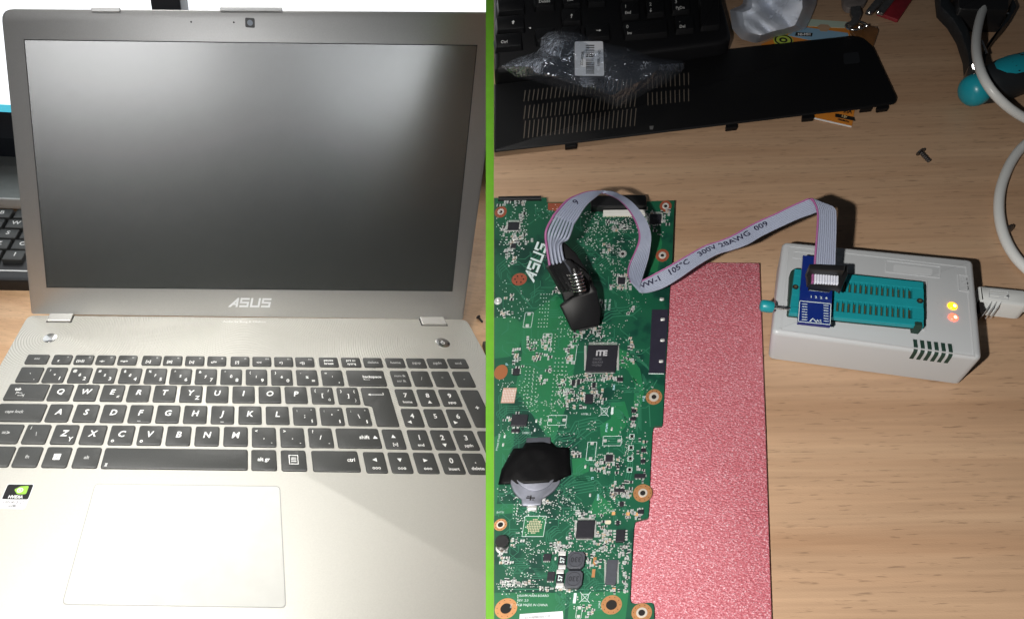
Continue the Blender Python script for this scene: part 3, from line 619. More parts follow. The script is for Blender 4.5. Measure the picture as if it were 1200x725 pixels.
chip(728.4, 328.4, 8.6, 7.6, .0009, 'lrtb', 8); chip(605, 435, 8, 7, .001, 'lr', 3, lw=1.4); chip(690.3, 466.5, 9.2, 10.4, .001, 'lr', 4); chip(608.5, 491.7, 19, 13, .0013, 'b', 6)
q2 = chip(686, 619.5, 20.6, 21, .0014, 'lrtb', 18, lw=2.4); chip(727, 627, 10.6, 14.4, .0012, 'lr', 4, lw=3); chip(716.6, 669.7, 12.6, 29, .0011, 'lr', 20, m=CHIPG, lw=2.2)
chip(641.4, 652.4, 9, 8.6, .001, 'b', 4); chip(645.7, 674.7, 9, 11, .001, 'b', 3); chip(714, 536.4, 8.6, 8, .0008, 'lrtb', 6); chip(750, 557, 13, 5, .001, 'b', 3, lw=2)
for cx, cy, w_, h_ in ((743, 481, 6, 4), (742.5, 490, 6, 4), (754, 527, 6, 4.4), (753.5, 540, 5.6, 4.2), (726.6, 444, 7, 4.4), (726, 574, 12, 4), (728.6, 590, 5, 6), (751, 599, 7, 5), (724, 612, 4, 5), (604, 504, 10, 4), (696, 451, 4, 6), (672, 448, 4, 7), (678, 447, 3.6, 6)): chip(cx, cy, w_, h_, .0008, 'tb' if w_ > h_ else 'lr', 2, lw=1.5)
for cx, cy in ((767, 255.6), (690.3, 466)): pass
MB().text('25Q', pfr(768.3, 256.2, ZB + .001), 0, 0, 2.6, .00004).obj('chip_lettering', mat('laser_dim2', (.12, .12, .14), .6), q_)
# power inductors and tantalum capacitors
for cx, cy in ((675, 655.5), (672.4, 677.8)):
    l = lean(cx); s = 10.2; c = 3.4; z = ZB + .0028
    o_ = MB().prism(pp([(cx + x + l * y, cy + y * .98) for x, y in ((-s + c, s), (s - c, s), (s, s - c), (s, -s + c), (s - c, -s), (-s + c, -s), (-s, -s + c), (-s, s - c))], z), ZB, z, .0003).obj('inductor', CHIPG, bd)
    MB().ring(0, 0, 7.6, 8.2, 0, .00005, pfr(cx, cy, z), 24).obj('inductor_rim', CHIP, o_)
    MB().text('330', pfr(cx, cy, z), 0, 0, 6, .00008, rot=math.pi, bold=.02).obj('inductor_lettering', CHIP, o_)
for cx, cy, t in ((658.7, 655.8, '57'), (656.3, 677, '57')):
    o_ = MB().prism(prect(cx, cy, 9, 11, ZB + .0016), ZB, ZB + .0016, .0002).obj('tantalum_capacitor', CHIP, bd)
    for sg in (-1, 1): MB().prism(prect(cx - lean(cx) * sg * -1, cy + sg * 8, 8.6, 4.4, ZB + .0012), ZB, ZB + .0012, .0001).obj('terminal', TIN, o_)
    MB().text(t, pfr(cx, cy, ZB + .0016), 0, 0, 5, .00005, rot=math.pi / 2, bold=.03).obj('capacitor_lettering', SILK, o_)
# mounting rings
def mring(cx, cy, r, hole, m, inner=None, star=False):
    fr = pfr(cx, cy, ZB); sq = .93
    o_ = MB(); o_.ring(0, 0, hole, r, 0, E1 * 4, fr, 28, sq); o_ = o_.obj('mounting_ring', m, bd)
    if inner: MB().ring(0, 0, hole, inner, E1 * 4, E1 * 7, fr, 24, sq).obj('plated_ring', mat('plated_tin', (.80, .74, .66), .35, .5) if 'plated_tin' not in bpy.data.materials else bpy.data.materials['plated_tin'], o_)
    MB().prism(circ(0, 0, hole, 20, hole * sq), 0, E1 * 3, fr=fr).obj('hole', HOLE, o_)
    mb = MB()
    for k in range(10):
        a = 2 * math.pi * k / 10; q = (r * .80) if not star else hole * 1.5
        mb.prism(circ(q * math.cos(a), q * math.sin(a) * sq, .42 if not star else .9, 6), E1 * 4, E1 * (9 if not star else 12), fr=fr)
    mb.obj('ring_vias', TIN if star else HOLE, o_, kind='stuff')
mring(766.3, 465, 9.6, 2.9, COP, 5.8); mring(753.2, 577.5, 11.2, 3.2, COP, 5.4); mring(585.5 + 1, 614.5, 7.6, 3.2, COP, 4.6); mring(716.6, 708.2, 12.2, 6.4, COP); mring(752, 717.5, 12, 4, COP, 6.6); mring(593, 712.5, 13, 6.6, COP)
mring(586.8, 248.6, 7, 2, RED, 3.2, True); mring(780, 238.8 + 3, 7, 2, RED, 4, True); mring(776.2, 299.4, 7.8, 2, RED, 4.4, True); mring(729.7, 297.6, 4.6, 2, TIN)
def disc(cx, cy, rx, ry, m, name='copper_pad', dz=4):
    return MB().prism(circ(0, 0, rx, 24, ry), 0, E1 * dz, fr=pfr(cx, cy, ZB)).obj(name, m, bd)
disc(587, 436, 7.8, 8.6, mat('copper_orange', (.36, .13, .05), .4, .3)); d_ = disc(608.5, 327.4, 9, 7.2, RED)
mb = MB(); [mb.prism(circ(5 * math.cos(a), 4 * math.sin(a), .9, 6), E1 * 4, E1 * 8, fr=pfr(608.5, 327.4, ZB)) for a in [k * math.pi / 3 for k in range(6)]]; mb.obj('ring_vias', HOLE, d_, kind='stuff')
disc(583.6, 352.8, 4.4, 4.2, TIN, 'solder_pad'); MB().tube([pix(583.6, 352.5, ZB) + np.array([0, 0, .0001 * i]) for i in (0, 8, 14, 18)], [.0015, .0014, .0009, .0003], 14).obj('solder_ball', TIN, bd, 60)
MB().prism(pp([(642, 238), (664, 238), (655, 248), (642, 246)], ZB), ZB, ZB + E1 * 3).obj('copper_pad', RED, bd)
# pad arrays
pa = MB().prism(prect(596.3, 463.2, 16, 17.6, ZB), ZB, ZB + E1 * 3).obj('pad_array', mat('array_pink', (.55, .34, .26), .5), bd)
mb = MB(); [mb.prism(circ(-6.4 + 1.85 * i, -7 + 1.9 * j, .62, 6), E1 * 3, E1 * 6, fr=pfr(596.3, 463.2, ZB)) for i in range(8) for j in range(8)]; mb.obj('pads', TIN, pa, kind='stuff')
pa = MB().prism(prect(626, 616.4, 25, 24, ZB), ZB, ZB + E1 * 3).obj('chip_footprint', POUR, bd); fr = pfr(626, 616.4, ZB); mb = MB()
for q in (rect(-12.6, 12.6, 11.6, 12.2), rect(-12.6, 12.6, -12.2, -11.6), rect(-12.8, -12.2, -12, 12), rect(12.2, 12.8, -12, 12)): mb.prism(q, E1 * 3, E1 * 5, fr=fr)
mb.obj('silkscreen_outline', SILK, pa); mb = MB()
for i in range(-4, 5):
    for j in range(-4, 5):
        if i * i + j * j < 19: mb.prism(circ(i * 1.95 + (j % 2) * .3, j * 1.95, .8, 6), E1 * 3, E1 * 7, fr=fr)
mb.obj('pads', mat('gold_pads', (.80, .68, .50), .4, .5), pa, kind='stuff')
for cx, cy in ((696.8, 657.3), (695.5, 671.3)): MB().prism(prect(cx, cy, 3.8, 9.6, ZB), ZB, ZB + .0002).obj('copper_pad', COP, bd)
MB().prism(rpoly(prect(712.5, 611.6, 7, 4.4, ZB), .0006, 3), ZB, ZB + E1 * 4).obj('solder_pad', mat('pad_cream', (.8, .72, .55), .4, .3), bd)
for cx, cy in ((719, 601), (736, 601.5), (746, 602), (665.5 + 54, 690)): MB().prism(prect(cx, cy, 4, 3.6, ZB + .0004), ZB, ZB + .0004).obj('capacitor', mat('cap_orange', (.62, .33, .14), .5) if 'cap_orange' not in bpy.data.materials else bpy.data.materials['cap_orange'], bd)
# outlined capsule footprints with two solder lands
def capsule(cx, cy, w_, h_):
    fr = pfr(cx, cy, ZB); mb = MB(); t = .5
    p = rpoly(rect(-w_ / 2, w_ / 2, -h_ / 2, h_ / 2), 1.2, 2); q = inset(p, t); n = len(p)
    mb.add([fr(x, y, E1 * 4) for x, y in p] + [fr(x, y, E1 * 4) for x, y in q], [(i, (i + 1) % n, n + (i + 1) % n, n + i) for i in range(n)])
    o_ = mb.obj('footprint_outline', SILK, bd)
    for sg in (-1, 1):
        a, c = (0, sg * (h_ / 2 - 2.2)) if h_ > w_ else (sg * (w_ / 2 - 2.8), 0)
        MB().prism(rpoly(rect(a - 2, a + 2, c - 1.5, c + 1.5), .8, 3), E1, .0005, .0003, fr=fr).obj('solder_land', TIN, o_, 60)
for a in ((619, 375, 10, 18), (640.8, 399.3, 11, 17), (670, 414, 11, 19), (653, 492.3, 22, 12), (717.3, 516.5, 22, 11.6), (693, 528.5, 11, 22), (678.5, 717, 7, 14)): capsule(*a)
for cx, cy in ((628.6, 493), (626.8, 503.6), (591.6, 511), (589.6, 521), (717, 502.5), (686, 546.5), (691.5, 580), (673, 647), (651.6, 645), (651, 654), (736, 599)): MB().prism(rpoly(prect(cx, cy, 2.4, 4, ZB), .0004, 3), ZB, ZB + .0004, .0002).obj('solder_land', TIN, bd, 60)
for k in range(4): capsule(740.4 - k * .9, 511.5 + k * 13, 6.4, 6)
# connectors on the far edge
MB().prism(pp([(692, 229), (756, 228), (757.5, 231), (758, 240.5), (693, 242)], ZB + .004), ZB, ZB + .004, .0005).obj('connector_shell', BLK, bd)
MB().prism(pp([(584, 230), (634, 229.3), (634.5, 233), (583.5, 233.6)], ZB + .0015), ZB0 - .001, ZB + .0015, .0003).obj('edge_connector', BLK, bd)
wc = MB().prism(pp([(707, 246), (756, 245.4), (756.5, 251), (707, 251.4)], ZB + .0016), ZB, ZB + .0016, .0002).obj('ribbon_connector', mat('connector_cream', (.72, .72, .68), .5), bd)
mb = MB(); [mb.prism(prect(711.5 + k * 2, 253.2, .9, 2.6, ZB), ZB, ZB + .0004, bottom=False) for k in range(15)]; mb.obj('connector_pins', mat('pin_cream', (.75, .70, .50), .35, .5), wc, kind='stuff')
MB().prism(pp([(707, 242), (756, 241.5), (756, 244.2), (707, 245)], ZB + .001), ZB, ZB + .001).obj('connector_latch', CHIP, bd)
pt = MB().prism(pp([(764, 362.5), (783.2, 362.5), (779, 436.6), (760.4, 436.4)], ZB + .0003), ZB, ZB + .0003).obj('port_pad', mat('pad_violet_black', (.022, .020, .035), .42, var=.1), bd)
for cx, cy in ((775.5, 351), (776.5, 374.6), (776.2, 399), (774.6, 423.6)): MB().prism(rpoly(prect(cx, cy, 5.4, 3.4, ZB), .0006, 3), ZB + .0002, ZB + .0008, .0004).obj('port_pin', TIN, pt, 60)
MB().prism(pp([(760, 437.2), (778, 437.6), (778, 438.4), (760, 438)], ZB), ZB, ZB + E1 * 4).obj('silkscreen_line', SILK, bd)
# silkscreen writing
mb = MB(); a, c = pix(625.5, 332, ZB), pix(643, 286, ZB); dx = c - a; rot = math.atan2(dx[1], dx[0]); Ln = np.linalg.norm(dx[:2])
def fm(x, y, z): return np.array([x, y, z])
logo(mb, fm, a[0], a[1], Ln / 4.35, ZB + E1 * 5, rot, 1.0); mb.obj('maker_logo', SILK, bd)
mb = MB()
def silk(t, cx, cy, h, rot=0, align='l', b_=.0, m=None): (m or mb).text(t, pfr(cx, cy, ZB), 0, 0, h, E1 * 5, rot=rot, align=align, bold=b_)
silk('N56VM MAIN BOARD', 606, 697.5, 2.8); silk('REV. 2.0', 606, 703, 2.8); silk('PCB MADE IN CHINA', 605, 708.3, 2.8)
for k in range(3): silk('T3301 R5', 704 + k * 5 - .5, 364, 2.4, math.pi / 2)
for x, y, t in ((612, 507, 'U3801_5'), (681, 485, 'U3706_2'), (659, 457, 'PL3101'), (700, 444.6, 'C3314'), (582, 600, 'BAT51')): silk(t, x, y, 2.3)
for x, y, t in ((582, 528, 'PT3402 PT3407'), (633, 498, 'PJ3702'), (596, 540, 'SW56'), (598.5, 712, 'H12'), (702, 712, 'H2801'), (673, 598, 'U28')): silk(t, x, y, 2.2, math.pi / 2)
for cx, cy, s in ((708, 482, 1), (685.4, 699.6, 1.05)):           # crossed-out bin sign
    f2 = pfr(cx, cy, ZB)
    def bar2(x0, y0, x1, y1, t=.55):
        L = math.hypot(x1 - x0, y1 - y0); nx, ny = -(y1 - y0) / L * t / 2, (x1 - x0) / L * t / 2
        mb.add([f2(x * s, y * s, E1 * 5) for x, y in ((x0 + nx, y0 + ny), (x1 + nx, y1 + ny), (x1 - nx, y1 - ny), (x0 - nx, y0 - ny))], [(0, 1, 2, 3)])
    for q in ((-6, 6, 6, -6), (-6, -6, 6, 6), (-4.6, 3.6, 4.6, 3.6), (-4, 3.4, -3, -4), (4, 3.4, 3, -4), (-3, -4, 3, -4)): bar2(*q)
for cx, cy, w_, h_ in ((717.4, 481.4, 2.6, 8.6), (673.6, 700.5, 3.4, 12)): mb.sheet(prect(cx, cy, w_, h_, ZB), ZB + E1 * 5)
mb.obj('silkscreen_lettering', SILK, bd)
m3 = MB()
for x, y, t in ((719, 457, 'R541'), (710.5, 506, 'PT5701'), (754, 470, 'H14'), (694, 562, 'T5'), (700.5, 586, 'PT39'), (593.5, 428, 'J7')): silk(t, x, y, 2.4, math.pi / 2, 'l', .02, m3)
m3.obj('silkscreen_lettering', SILKB, bd)
# bin-code sticker at the near edge
lb = MB().prism(pp([(609, 719), (659.5, 715.4), (662, 760), (607, 762)], ZB + .0002), ZB, ZB + .0002).obj('sticker', mat('label_paper', (.72, .74, .78), .6), bd)
MB().text('60-N9JMB2000-C05', pfr(630, 722.5, ZB), 0, 0, 2.6, .00026, rot=math.radians(4)).obj('sticker_lettering', CHIP, lb)
# round electrolytic, coin-cell holder, coin cell with black tape over it
ec = MB().tube([pix(588.5, 638, ZB), pix(588.5, 638, ZB) + np.array([0, 0, .004])], .0026, 20).obj('capacitor_can', BLK, bd, 50)
MB().ring(0, 0, 5, 7.4, .0001, .0005, pfr(588.5, 641, ZB), 20).obj('capacitor_base', TIN, ec)
GM = mat('nickel_plate', (.24, .25, .30), .42, .6, var=.08, vs=400)
hp = [(598, 566), (601.5, 575), (607, 581.5), (611, 584), (611.5, 592), (634.5, 591), (635, 583.6), (642, 580), (650, 573.5), (656.5, 564.5), (654, 545), (600, 548)]
hd = MB().prism(rpoly(pp(hp, ZB + .0016), .0008, 2), ZB + .0003, ZB + .0016, .0004).obj('coin_cell_holder', GM, bd, 40)
MB().prism(rpoly(pp([(617, 591), (629, 590.5), (629.5, 597.4), (617.5, 598)], ZB + .0008), .0006, 3), ZB, ZB + .0012, .0005).obj('solder_tab', TIN, hd, 50)
f3 = pfr(621.8, 583, ZB + .0016); m3 = MB(); [m3.prism(q, 0, .00008, fr=f3) for q in (rect(-5.2, 5.2, -.7, .7), rect(-.8, .8, -3, 3), rect(-4.6, -1.4, 1.6, 2.4), rect(1.6, 4.4, -2.6, -1.8))]; m3.obj('polarity_mark', HOLE, hd)
MB().prism(circ(*pix(627, 549, ZB + .004)[:2], .0088, 36), ZB + .0006, ZB + .0022, .0003).obj('coin_cell', GM, bd, 40)
MB().prism(pp([(617, 512.6), (645, 511.5), (645.4, 519), (616.4, 520)], ZB + .0012), ZB, ZB + .0012, .0002).obj('cell_connector', CHIPG, bd)
# black tape: soft sheet draped over the cell
TAPE = mat('black_tape', (.003, .003, .0035), .5, spec=.15)
tp_ = [(601.7, 525.2), (612, 524.6), (616, 518.4), (645.7, 517), (652, 523.3), (667.4, 524), (668, 544.4), (669.5, 556), (662, 559), (652, 564.3), (617, 566.4), (583.6, 567.4), (587.5, 550)]
poly = tp_; cxm, cym = 628, 543; mb = MB(); rings_ = 7; n = len(poly) * 3; dense = []
for i in range(len(poly)):
    a, c = np.array(poly[i]), np.array(poly[(i + 1) % len(poly)])
    for k in range(3): dense.append(a + (c - a) * k / 3)
vs = []; fs = []
for r in range(rings_):
    s = 1 - r / rings_
    for d in dense:
        px, py = cxm + (d[0] - cxm) * s, cym + (d[1] - cym) * s; rr = math.hypot((px - 627) / 27, (py - 546) / 22)
        zz = .0026 * (1 if rr < .95 else max(.3, 1 - (rr - .95) * 1.3)) + .00012 * math.sin(px * .31 + py * .1) * math.sin(py * .27)
        vs.append(pix(px, py, ZB + zz))
vs.append(pix(cxm, cym, ZB + .0026)); c0 = len(vs) - 1
for r in range(rings_ - 1):
    for i in range(n): j = (i + 1) % n; fs.append((r * n + i, (r + 1) * n + i, (r + 1) * n + j, r * n + j))
for i in range(n): fs.append(((rings_ - 1) * n + i, c0, (rings_ - 1) * n + (i + 1) % n))
mb.add(vs, fs); tape = mb.obj('black_tape', TAPE, smooth=60); tape.modifiers.new('thickness', 'SOLIDIFY').thickness = .00015
tag(tape, 'black tape patch stuck over the round battery of the green board', 'tape')

# ------------------------------------------------------------------ programmer box
SHELL = mat('pale_grey_plastic', (.46, .48, .50), .38, bump=.05, bs=3000)
SHELL2 = mat('embossed_grey_plastic', (.48, .50, .52), .36)
TEAL = mat('teal_socket', (.010, .25, .29), .38, var=.05); TEALD = mat('socket_dark', (.010, .035, .025), .6); GOLD = mat('contact_gold', (.45, .36, .16), .35, .8)
BZ = .0215
T_ = [(917.6, 281.7), (1141, 303.4), (1152, 420), (904.8, 389)]
prg = thing('chip_programmer', pix(1025, 385, 0), 'pale grey chip programmer box with teal socket and two glowing lights', 'programmer')
tb = rpoly(pp(T_, BZ), .003, 4)
cxy = np.mean(np.array(tb), axis=0); bb = []
for x, y in tb: bb.append((x, y))
# slightly drafted side walls
bs_ = rpoly(pp([(917.6 + 4, 281.7), (1141 - 3, 303.4), (1152 - 3, 420), (904.8 + 7, 389)], BZ), .003, 4)
MB().prism(tb, .0008, BZ, .0022, base=bs_, steps=4).obj('case', SHELL, prg, 40)
def tf(u, v, dz=0.0):
    """top face of the box: u 0..1 left-right, v 0..1 far-near"""
    P_ = [pix(*q, BZ) for q in T_]; a = P_[0] * (1 - u) + P_[1] * u; c = P_[3] * (1 - u) + P_[2] * u; p = a * (1 - v) + c * v; return np.array([p[0], p[1], BZ + dz])
def zp(x, y): return (880 + x / 3.453, 260 + y / 3.453)          # enlarged crop -> photograph
bw = [pix(*q, BZ) for q in T_]; eu = bw[2] - bw[3]; eu /= np.linalg.norm(eu); ev = np.array([-eu[1], eu[0], 0])
def bfr(px, py, z):
    o_ = pix(px, py, z)
    def fr(x, y, dz): return o_ + (eu * x + ev * y) * .001 + np.array([0, 0, dz])
    return fr
def frame(mb, p, t, z0, z1):
    p = ccw(p); q = inset(p, t); n = len(p)
    vs = [(x, y, z1) for x, y in p] + [(x, y, z1) for x, y in q] + [(x, y, z0) for x, y in p] + [(x, y, z0) for x, y in q]
    mb.add(vs, [(i, (i + 1) % n, n + (i + 1) % n, n + i) for i in range(n)] + [(2 * n + i, 2 * n + (i + 1) % n, (i + 1) % n, i) for i in range(n)] + [(n + i, n + (i + 1) % n, 3 * n + (i + 1) % n, 3 * n + i) for i in range(n)])
mb = MB(); frame(mb, pp([zp(150, 96), zp(872, 182), zp(905, 545), zp(118, 438)], BZ), .0005, BZ - .0002, BZ + .0002); mb.obj('lid_seam', SHELL2, prg)
mb = MB(); frame(mb, pp([zp(545, 155), zp(768, 180), zp(765, 228), zp(543, 203)], BZ), .0004, BZ - .0002, BZ + .0003); mb.obj('label_frame', SHELL2, prg)
MB().prism(rpoly(pp([zp(578, 172), zp(735, 190), zp(733, 215), zp(577, 205)], BZ), .001, 3), BZ - .0002, BZ + .0002).obj('label_panel', SHELL2, prg)
mb = MB(); frame(mb, pp([zp(836, 212), zp(880, 218), zp(884, 285), zp(840, 278)], BZ), .0003, BZ - .0002, BZ + .0003); mb.text('USB', bfr(*zp(861, 249), BZ), 0, 0, 3.6, .0002, rot=math.pi / 2); mb.obj('usb_emboss', SHELL2, prg)
mb = MB(); mb.text('RUN', bfr(*zp(765, 334), BZ), 0, 0, 1.6, .0002); mb.text('POWER', bfr(*zp(765, 378), BZ), 0, 0, 1.6, .0002); mb.obj('light_lettering', SHELL2, prg)
mb = MB(); mb.text('1', bfr(*zp(190, 160), BZ), 0, 0, 3, .0003); frame(mb, pp([zp(172, 118), zp(375, 140), zp(372, 168), zp(168, 146)], BZ), .0003, BZ - .0002, BZ + .0002); mb.obj('socket_emboss', SHELL2, prg)
mb = MB(); frame(mb, pp([zp(165, 188), zp(712, 240), zp(706, 440), zp(140, 372)], BZ), .0005, BZ - .0002, BZ + .0005); mb.obj('socket_surround', SHELL2, prg)
# teal zero-force socket: dark floor, teal bars with real gaps between them
SZ0, SZ = BZ + .0005, BZ + .0055
zif = MB().prism(rpoly(pp([zp(180, 186), zp(690, 240), zp(705, 252), zp(706, 392), zp(690, 420), zp(150, 366), zp(160, 200)], SZ - .0022), .001, 3), BZ - .0005, SZ - .0022).obj('socket', TEALD, prg)
def zfr(u, v):
    """socket top: u 0..1 along, v 0..1 far-near"""
    a = np.array([172, 188]) * (1 - u) + np.array([704, 243]) * u; c = np.array([150, 366]) * (1 - u) + np.array([706, 421]) * u; q = a * (1 - v) + c * v; return zp(*q)
def zq(u0, u1, v0, v1): return pp([zfr(u0, v1), zfr(u1, v1), zfr(u1, v0), zfr(u0, v0)], SZ)
mb = MB()
rows2 = ((.165, .40), (.605, .855))
for a, c in ((0, rows2[0][0]), (rows2[0][1], rows2[1][0]), (rows2[1][1], 1)): mb.prism(zq(.012, .99, a, c), SZ - .0023, SZ, .0003)
n = 20; u0, u1 = .092, .905; du = (u1 - u0) / n
for a, c in rows2:
    mb.prism(zq(.012, u0, a, c), SZ - .0023, SZ - .00001); mb.prism(zq(u1, .99, a, c), SZ - .0023, SZ - .00001)
    for k in range(n - 1): mb.prism(zq(u0 + du * (k + .77), u0 + du * (k + 1.23), a, c), SZ - .0023, SZ - .00001)
mb.obj('socket_top', TEAL, zif)
mb = MB()
for a, c in rows2:
    for k in range(n): mb.prism(zq(u0 + du * (k + .42), u0 + du * (k + .62), a + .03, c - .03), SZ - .0022, SZ - .0012)
mb.obj('contacts', GOLD, zif, kind='stuff')
for x, y in ((180, 264), (683, 320)):
    p = pix(*zp(x, y), SZ); s_ = MB().tube([p, p + np.array([0, 0, .0004])], .0013, 14).obj('socket_screw', HOLE, zif); MB().tube([p + np.array([0, 0, .0003]), p + np.array([0, 0, .0006])], .0006, 10).obj('screw_tip', GOLD, s_)
MB().prism(pp([zp(662, 404), zp(692, 406), zp(694, 424), zp(664, 420)], SZ), BZ, SZ + .0004, .0003).obj('socket_corner', TEALD, zif)
l0, l1, l2 = pix(*zp(205, 357), SZ - .001), pix(*zp(92, 345), SZ - .0005), pix(*zp(36, 337), SZ)
lev = MB().tube([l0, l1], .0008, 10).obj('lever_rod', CHR, zif, 60)
d = l2 - l1; MB().tube([l1 - d * .02, l1 + d * .05, l1 + d * .3, l1 + d * .85, l1 + d * .97, l1 + d], [.0012, .0024, .0028, .0027, .0020, .0006], 16).obj('lever_grip', TEAL, prg, 50)
# indicator lights
for x, y, c, nm in ((815, 341, (1.0, .38, .01), 'amber'), (818, 387, (1.0, .10, .06), 'red')):
    p = pix(*zp(x, y), BZ); m_ = mat(nm + '_light', c, .3, emit=3.0, ecol=c)
    o_ = MB().tube([p, p + np.array([0, 0, .0004]), p + np.array([0, 0, .0009]), p + np.array([0, 0, .0012])], [.0021, .0021, .0014, .0003], 18).obj('indicator_light', m_, prg, 60, label=nm + ' indicator light')
    MB().tube([p + np.array([.0004, -.0003, .0009]), p + np.array([.0004, -.0003, .0014])], [.0009, .0003], 10).obj('glow_core', mat(nm + '_core', (1, .85, .4), .3, emit=6, ecol=(1, .75, .3)), o_)
# vent slots wrapped over the near right edge: each follows top face, rounded edge and front wall
E0 = bw[3]; fe = (bw[2] - bw[3]); fL = np.linalg.norm(fe); fe = fe / fL; inw = np.array([-fe[1], fe[0], 0]); inw = inw if inw @ (bw[0] - bw[3]) > 0 else -inw
def strip(u0, u1, prof, lift):
    vs = []; fs = []
    for (q, z) in prof:
        for u in (u0, u1): vs.append(E0 + fe * u * .001 + inw * (q - lift * (1 if q < 1.5 else 0)) * .001 + np.array([0, 0, (z + lift * (1 if z > -1.5 else 0)) * .001]))
    for i in range(len(prof) - 1): fs.append((2 * i, 2 * i + 1, 2 * i + 3, 2 * i + 2))
    return MB().add(vs, fs)
bev = [(2.2 - 2.2 * math.sin(t), -2.2 + 2.2 * math.cos(t)) for t in [k * math.pi / 12 for k in range(7)]]
def prof(t0, t1): return [(t0, 0)] + bev + [(0, -t1)]
for k in range(6):
    px_, py_ = zp(670 + k * 28.5, 530 + k * 4); u = float((pix(px_, py_, BZ) - E0) @ fe) * 1000
    strip(u - 1.35, u + 1.35, prof(6.2, 7.0), .12).obj('vent_rim', SHELL2, prg, 50)
    strip(u - .85, u + .85, prof(5.6, 6.4), .2).obj('vent_slot', TEALD, prg, 50)
MB().prism(pp([(1147, 352), (1152, 352), (1153, 366), (1148, 366)], .012), .004, .0125).obj('usb_port', HOLE, prg)

# ------------------------------------------------------------------ blue adapter board
BLUE = mat('blue_solder_mask', (.006, .022, .17), .3, coat=.3)
AZ = BZ + .0105
adp = thing('adapter_board', pix(957, 350, SZ), 'small blue adapter board plugged into the teal socket', 'circuit board')
MB().prism(pp([zp(211, 135), zp(336, 148), zp(322, 420), zp(189, 406)], AZ), AZ - .0016, AZ).obj('pcb', BLUE, adp)
mb = MB()
for k in range(8):
    for s in (.12, .88):
        a = np.array(zp(211, 135)) * (1 - s) + np.array(zp(336, 148)) * s; c = np.array(zp(189, 406)) * (1 - s) + np.array(zp(322, 420)) * s; q = a + (c - a) * (.3 + .08 * k); p = pix(*q, AZ - .0016)
        mb.tube([np.array([p[0], p[1], SZ - .002]), p], .0003, 6)
mb.obj('pin_header', GOLD, adp, kind='stuff')
mb = MB(); zs = AZ + .00006
def aq(l): mb.sheet(pp([zp(*q) for q in l], AZ), zs)
for k in range(7):
    y = 330 + k * 10.5
    aq([(206, y), (228, y + 2), (228, y + 5), (206, y + 3)]); aq([(294, y + 6), (314, y + 8), (314, y + 11), (294, y + 9)])
aq([(196, 318), (325, 330), (325, 333), (196, 321)]); aq([(196, 318), (199, 318), (193, 403), (190, 403)]); aq([(322, 330), (325, 330), (322, 417), (319, 417)]); aq([(190, 401), (322, 414), (322, 417), (190, 404)])
aq([(236, 402), (250, 388), (252, 391), (240, 404)]); aq([(250, 388), (268, 405), (264, 407), (250, 391)])
aq([(236, 262), (239, 262), (239, 278), (236, 278)]); aq([(239, 275), (318, 283), (318, 286), (239, 278)])
for k, t in enumerate('1224'): mb.text(t, bfr(*zp(242 + k * 21, 302 + k * 2), AZ), 0, 0, 1.3, .00006, bold=.03)
mb.text('AS', bfr(*zp(274, 400), AZ), 0, 0, 1.6, .00006); mb.obj('silkscreen_lettering', SILK, adp)
hdr = MB().prism(pp([zp(236, 235), zp(322, 244), zp(320, 280), zp(232, 270)], AZ + .001), AZ, AZ + .003, .0003).obj('box_header', BLK, adp)

# ------------------------------------------------------------------ grey ribbon cable
RIB = mat('ribbon_grey', (.27, .30, .39), .42); MAG = mat('ribbon_red_stripe', (.30, .09, .23), .45); PRT = mat('cable_print', (.02, .02, .05), .6)
rbn = thing('ribbon_cable', pix(960, 315, AZ), 'flat pale grey ribbon cable with pink edge from blue adapter to the test clip', 'cable')
S = [  # magenta edge px, other edge px, heights
 ((953.8, 312), (979, 313.5), .0390, .0390), ((953.8, 306), (979.2, 307), .0400, .0400), ((955.2, 288), (979.8, 288), .0425, .0425), ((956.8, 266), (980.4, 266), .0455, .0455), ((957.2, 250), (980.2, 251), .0475, .0475), ((954, 239), (979, 246), .0480, .0480),
 ((948.6, 232.4), (971, 242.5), .0472, .0472), ((938, 236.2), (955, 249.6), .0450, .0450), ((924, 242.6), (937, 256), .0428, .0428), ((907.8, 250.6), (919, 264), .0402, .0402), ((881.5, 262.4), (894, 276), .0365, .0365), ((862, 273.5), (876, 286.5), .0340, .0340), ((846, 281), (858, 293), .0318, .0318), ((826.5, 287.3), (840, 298.5), .0290, .0290),
 ((808, 297.5), (818, 311), .0260, .0260), ((787.2, 309.6), (797, 325.5), .0225, .0225), ((769, 319.5), (779, 336.5), .0190, .0190), ((756, 326.5), (765, 341.5), .0165, .0165), ((746.5, 331), (755, 343.3), .0155, .0150), ((739.5, 329.5), (750, 341), .0160, .0150), ((735.2, 322), (751.4, 331), .0175, .0170), ((736, 312.5), (756.5, 315), .0195, .0190),
 ((739.5, 303.5), (760.4, 301), .0220, .0215), ((744.5, 293), (762.2, 288), .0250, .0245), ((748.2, 283), (762.8, 277), .0285, .0280), ((748.6, 273.5), (760.8, 267.5), .0320, .0315), ((745.8, 263.5), (756.6, 257.5), .0350, .0348), ((740.5, 252.5), (749.6, 247), .0385, .0385), ((733, 242), (741, 237.2), .0415, .0420), ((724, 234), (731, 230), .0440, .0448), ((713.5, 228.6), (719, 224.8), .0455, .0470),
 ((702, 224.2), (706.5, 225.6), .0475, .0470), ((688, 224.6), (697.5, 231.8), .0482, .0468), ((676, 228), (690, 238), .0482, .0462), ((664.4, 233.6), (683.5, 246), .0478, .0452), ((655, 243), (678.5, 254.5), .0468, .0440), ((647, 252.5), (673.5, 262), .0455, .0430)]
A_ = np.array([pix(*s[0], s[2]) for s in S]); B_ = np.array([pix(*s[1], s[3]) for s in S])
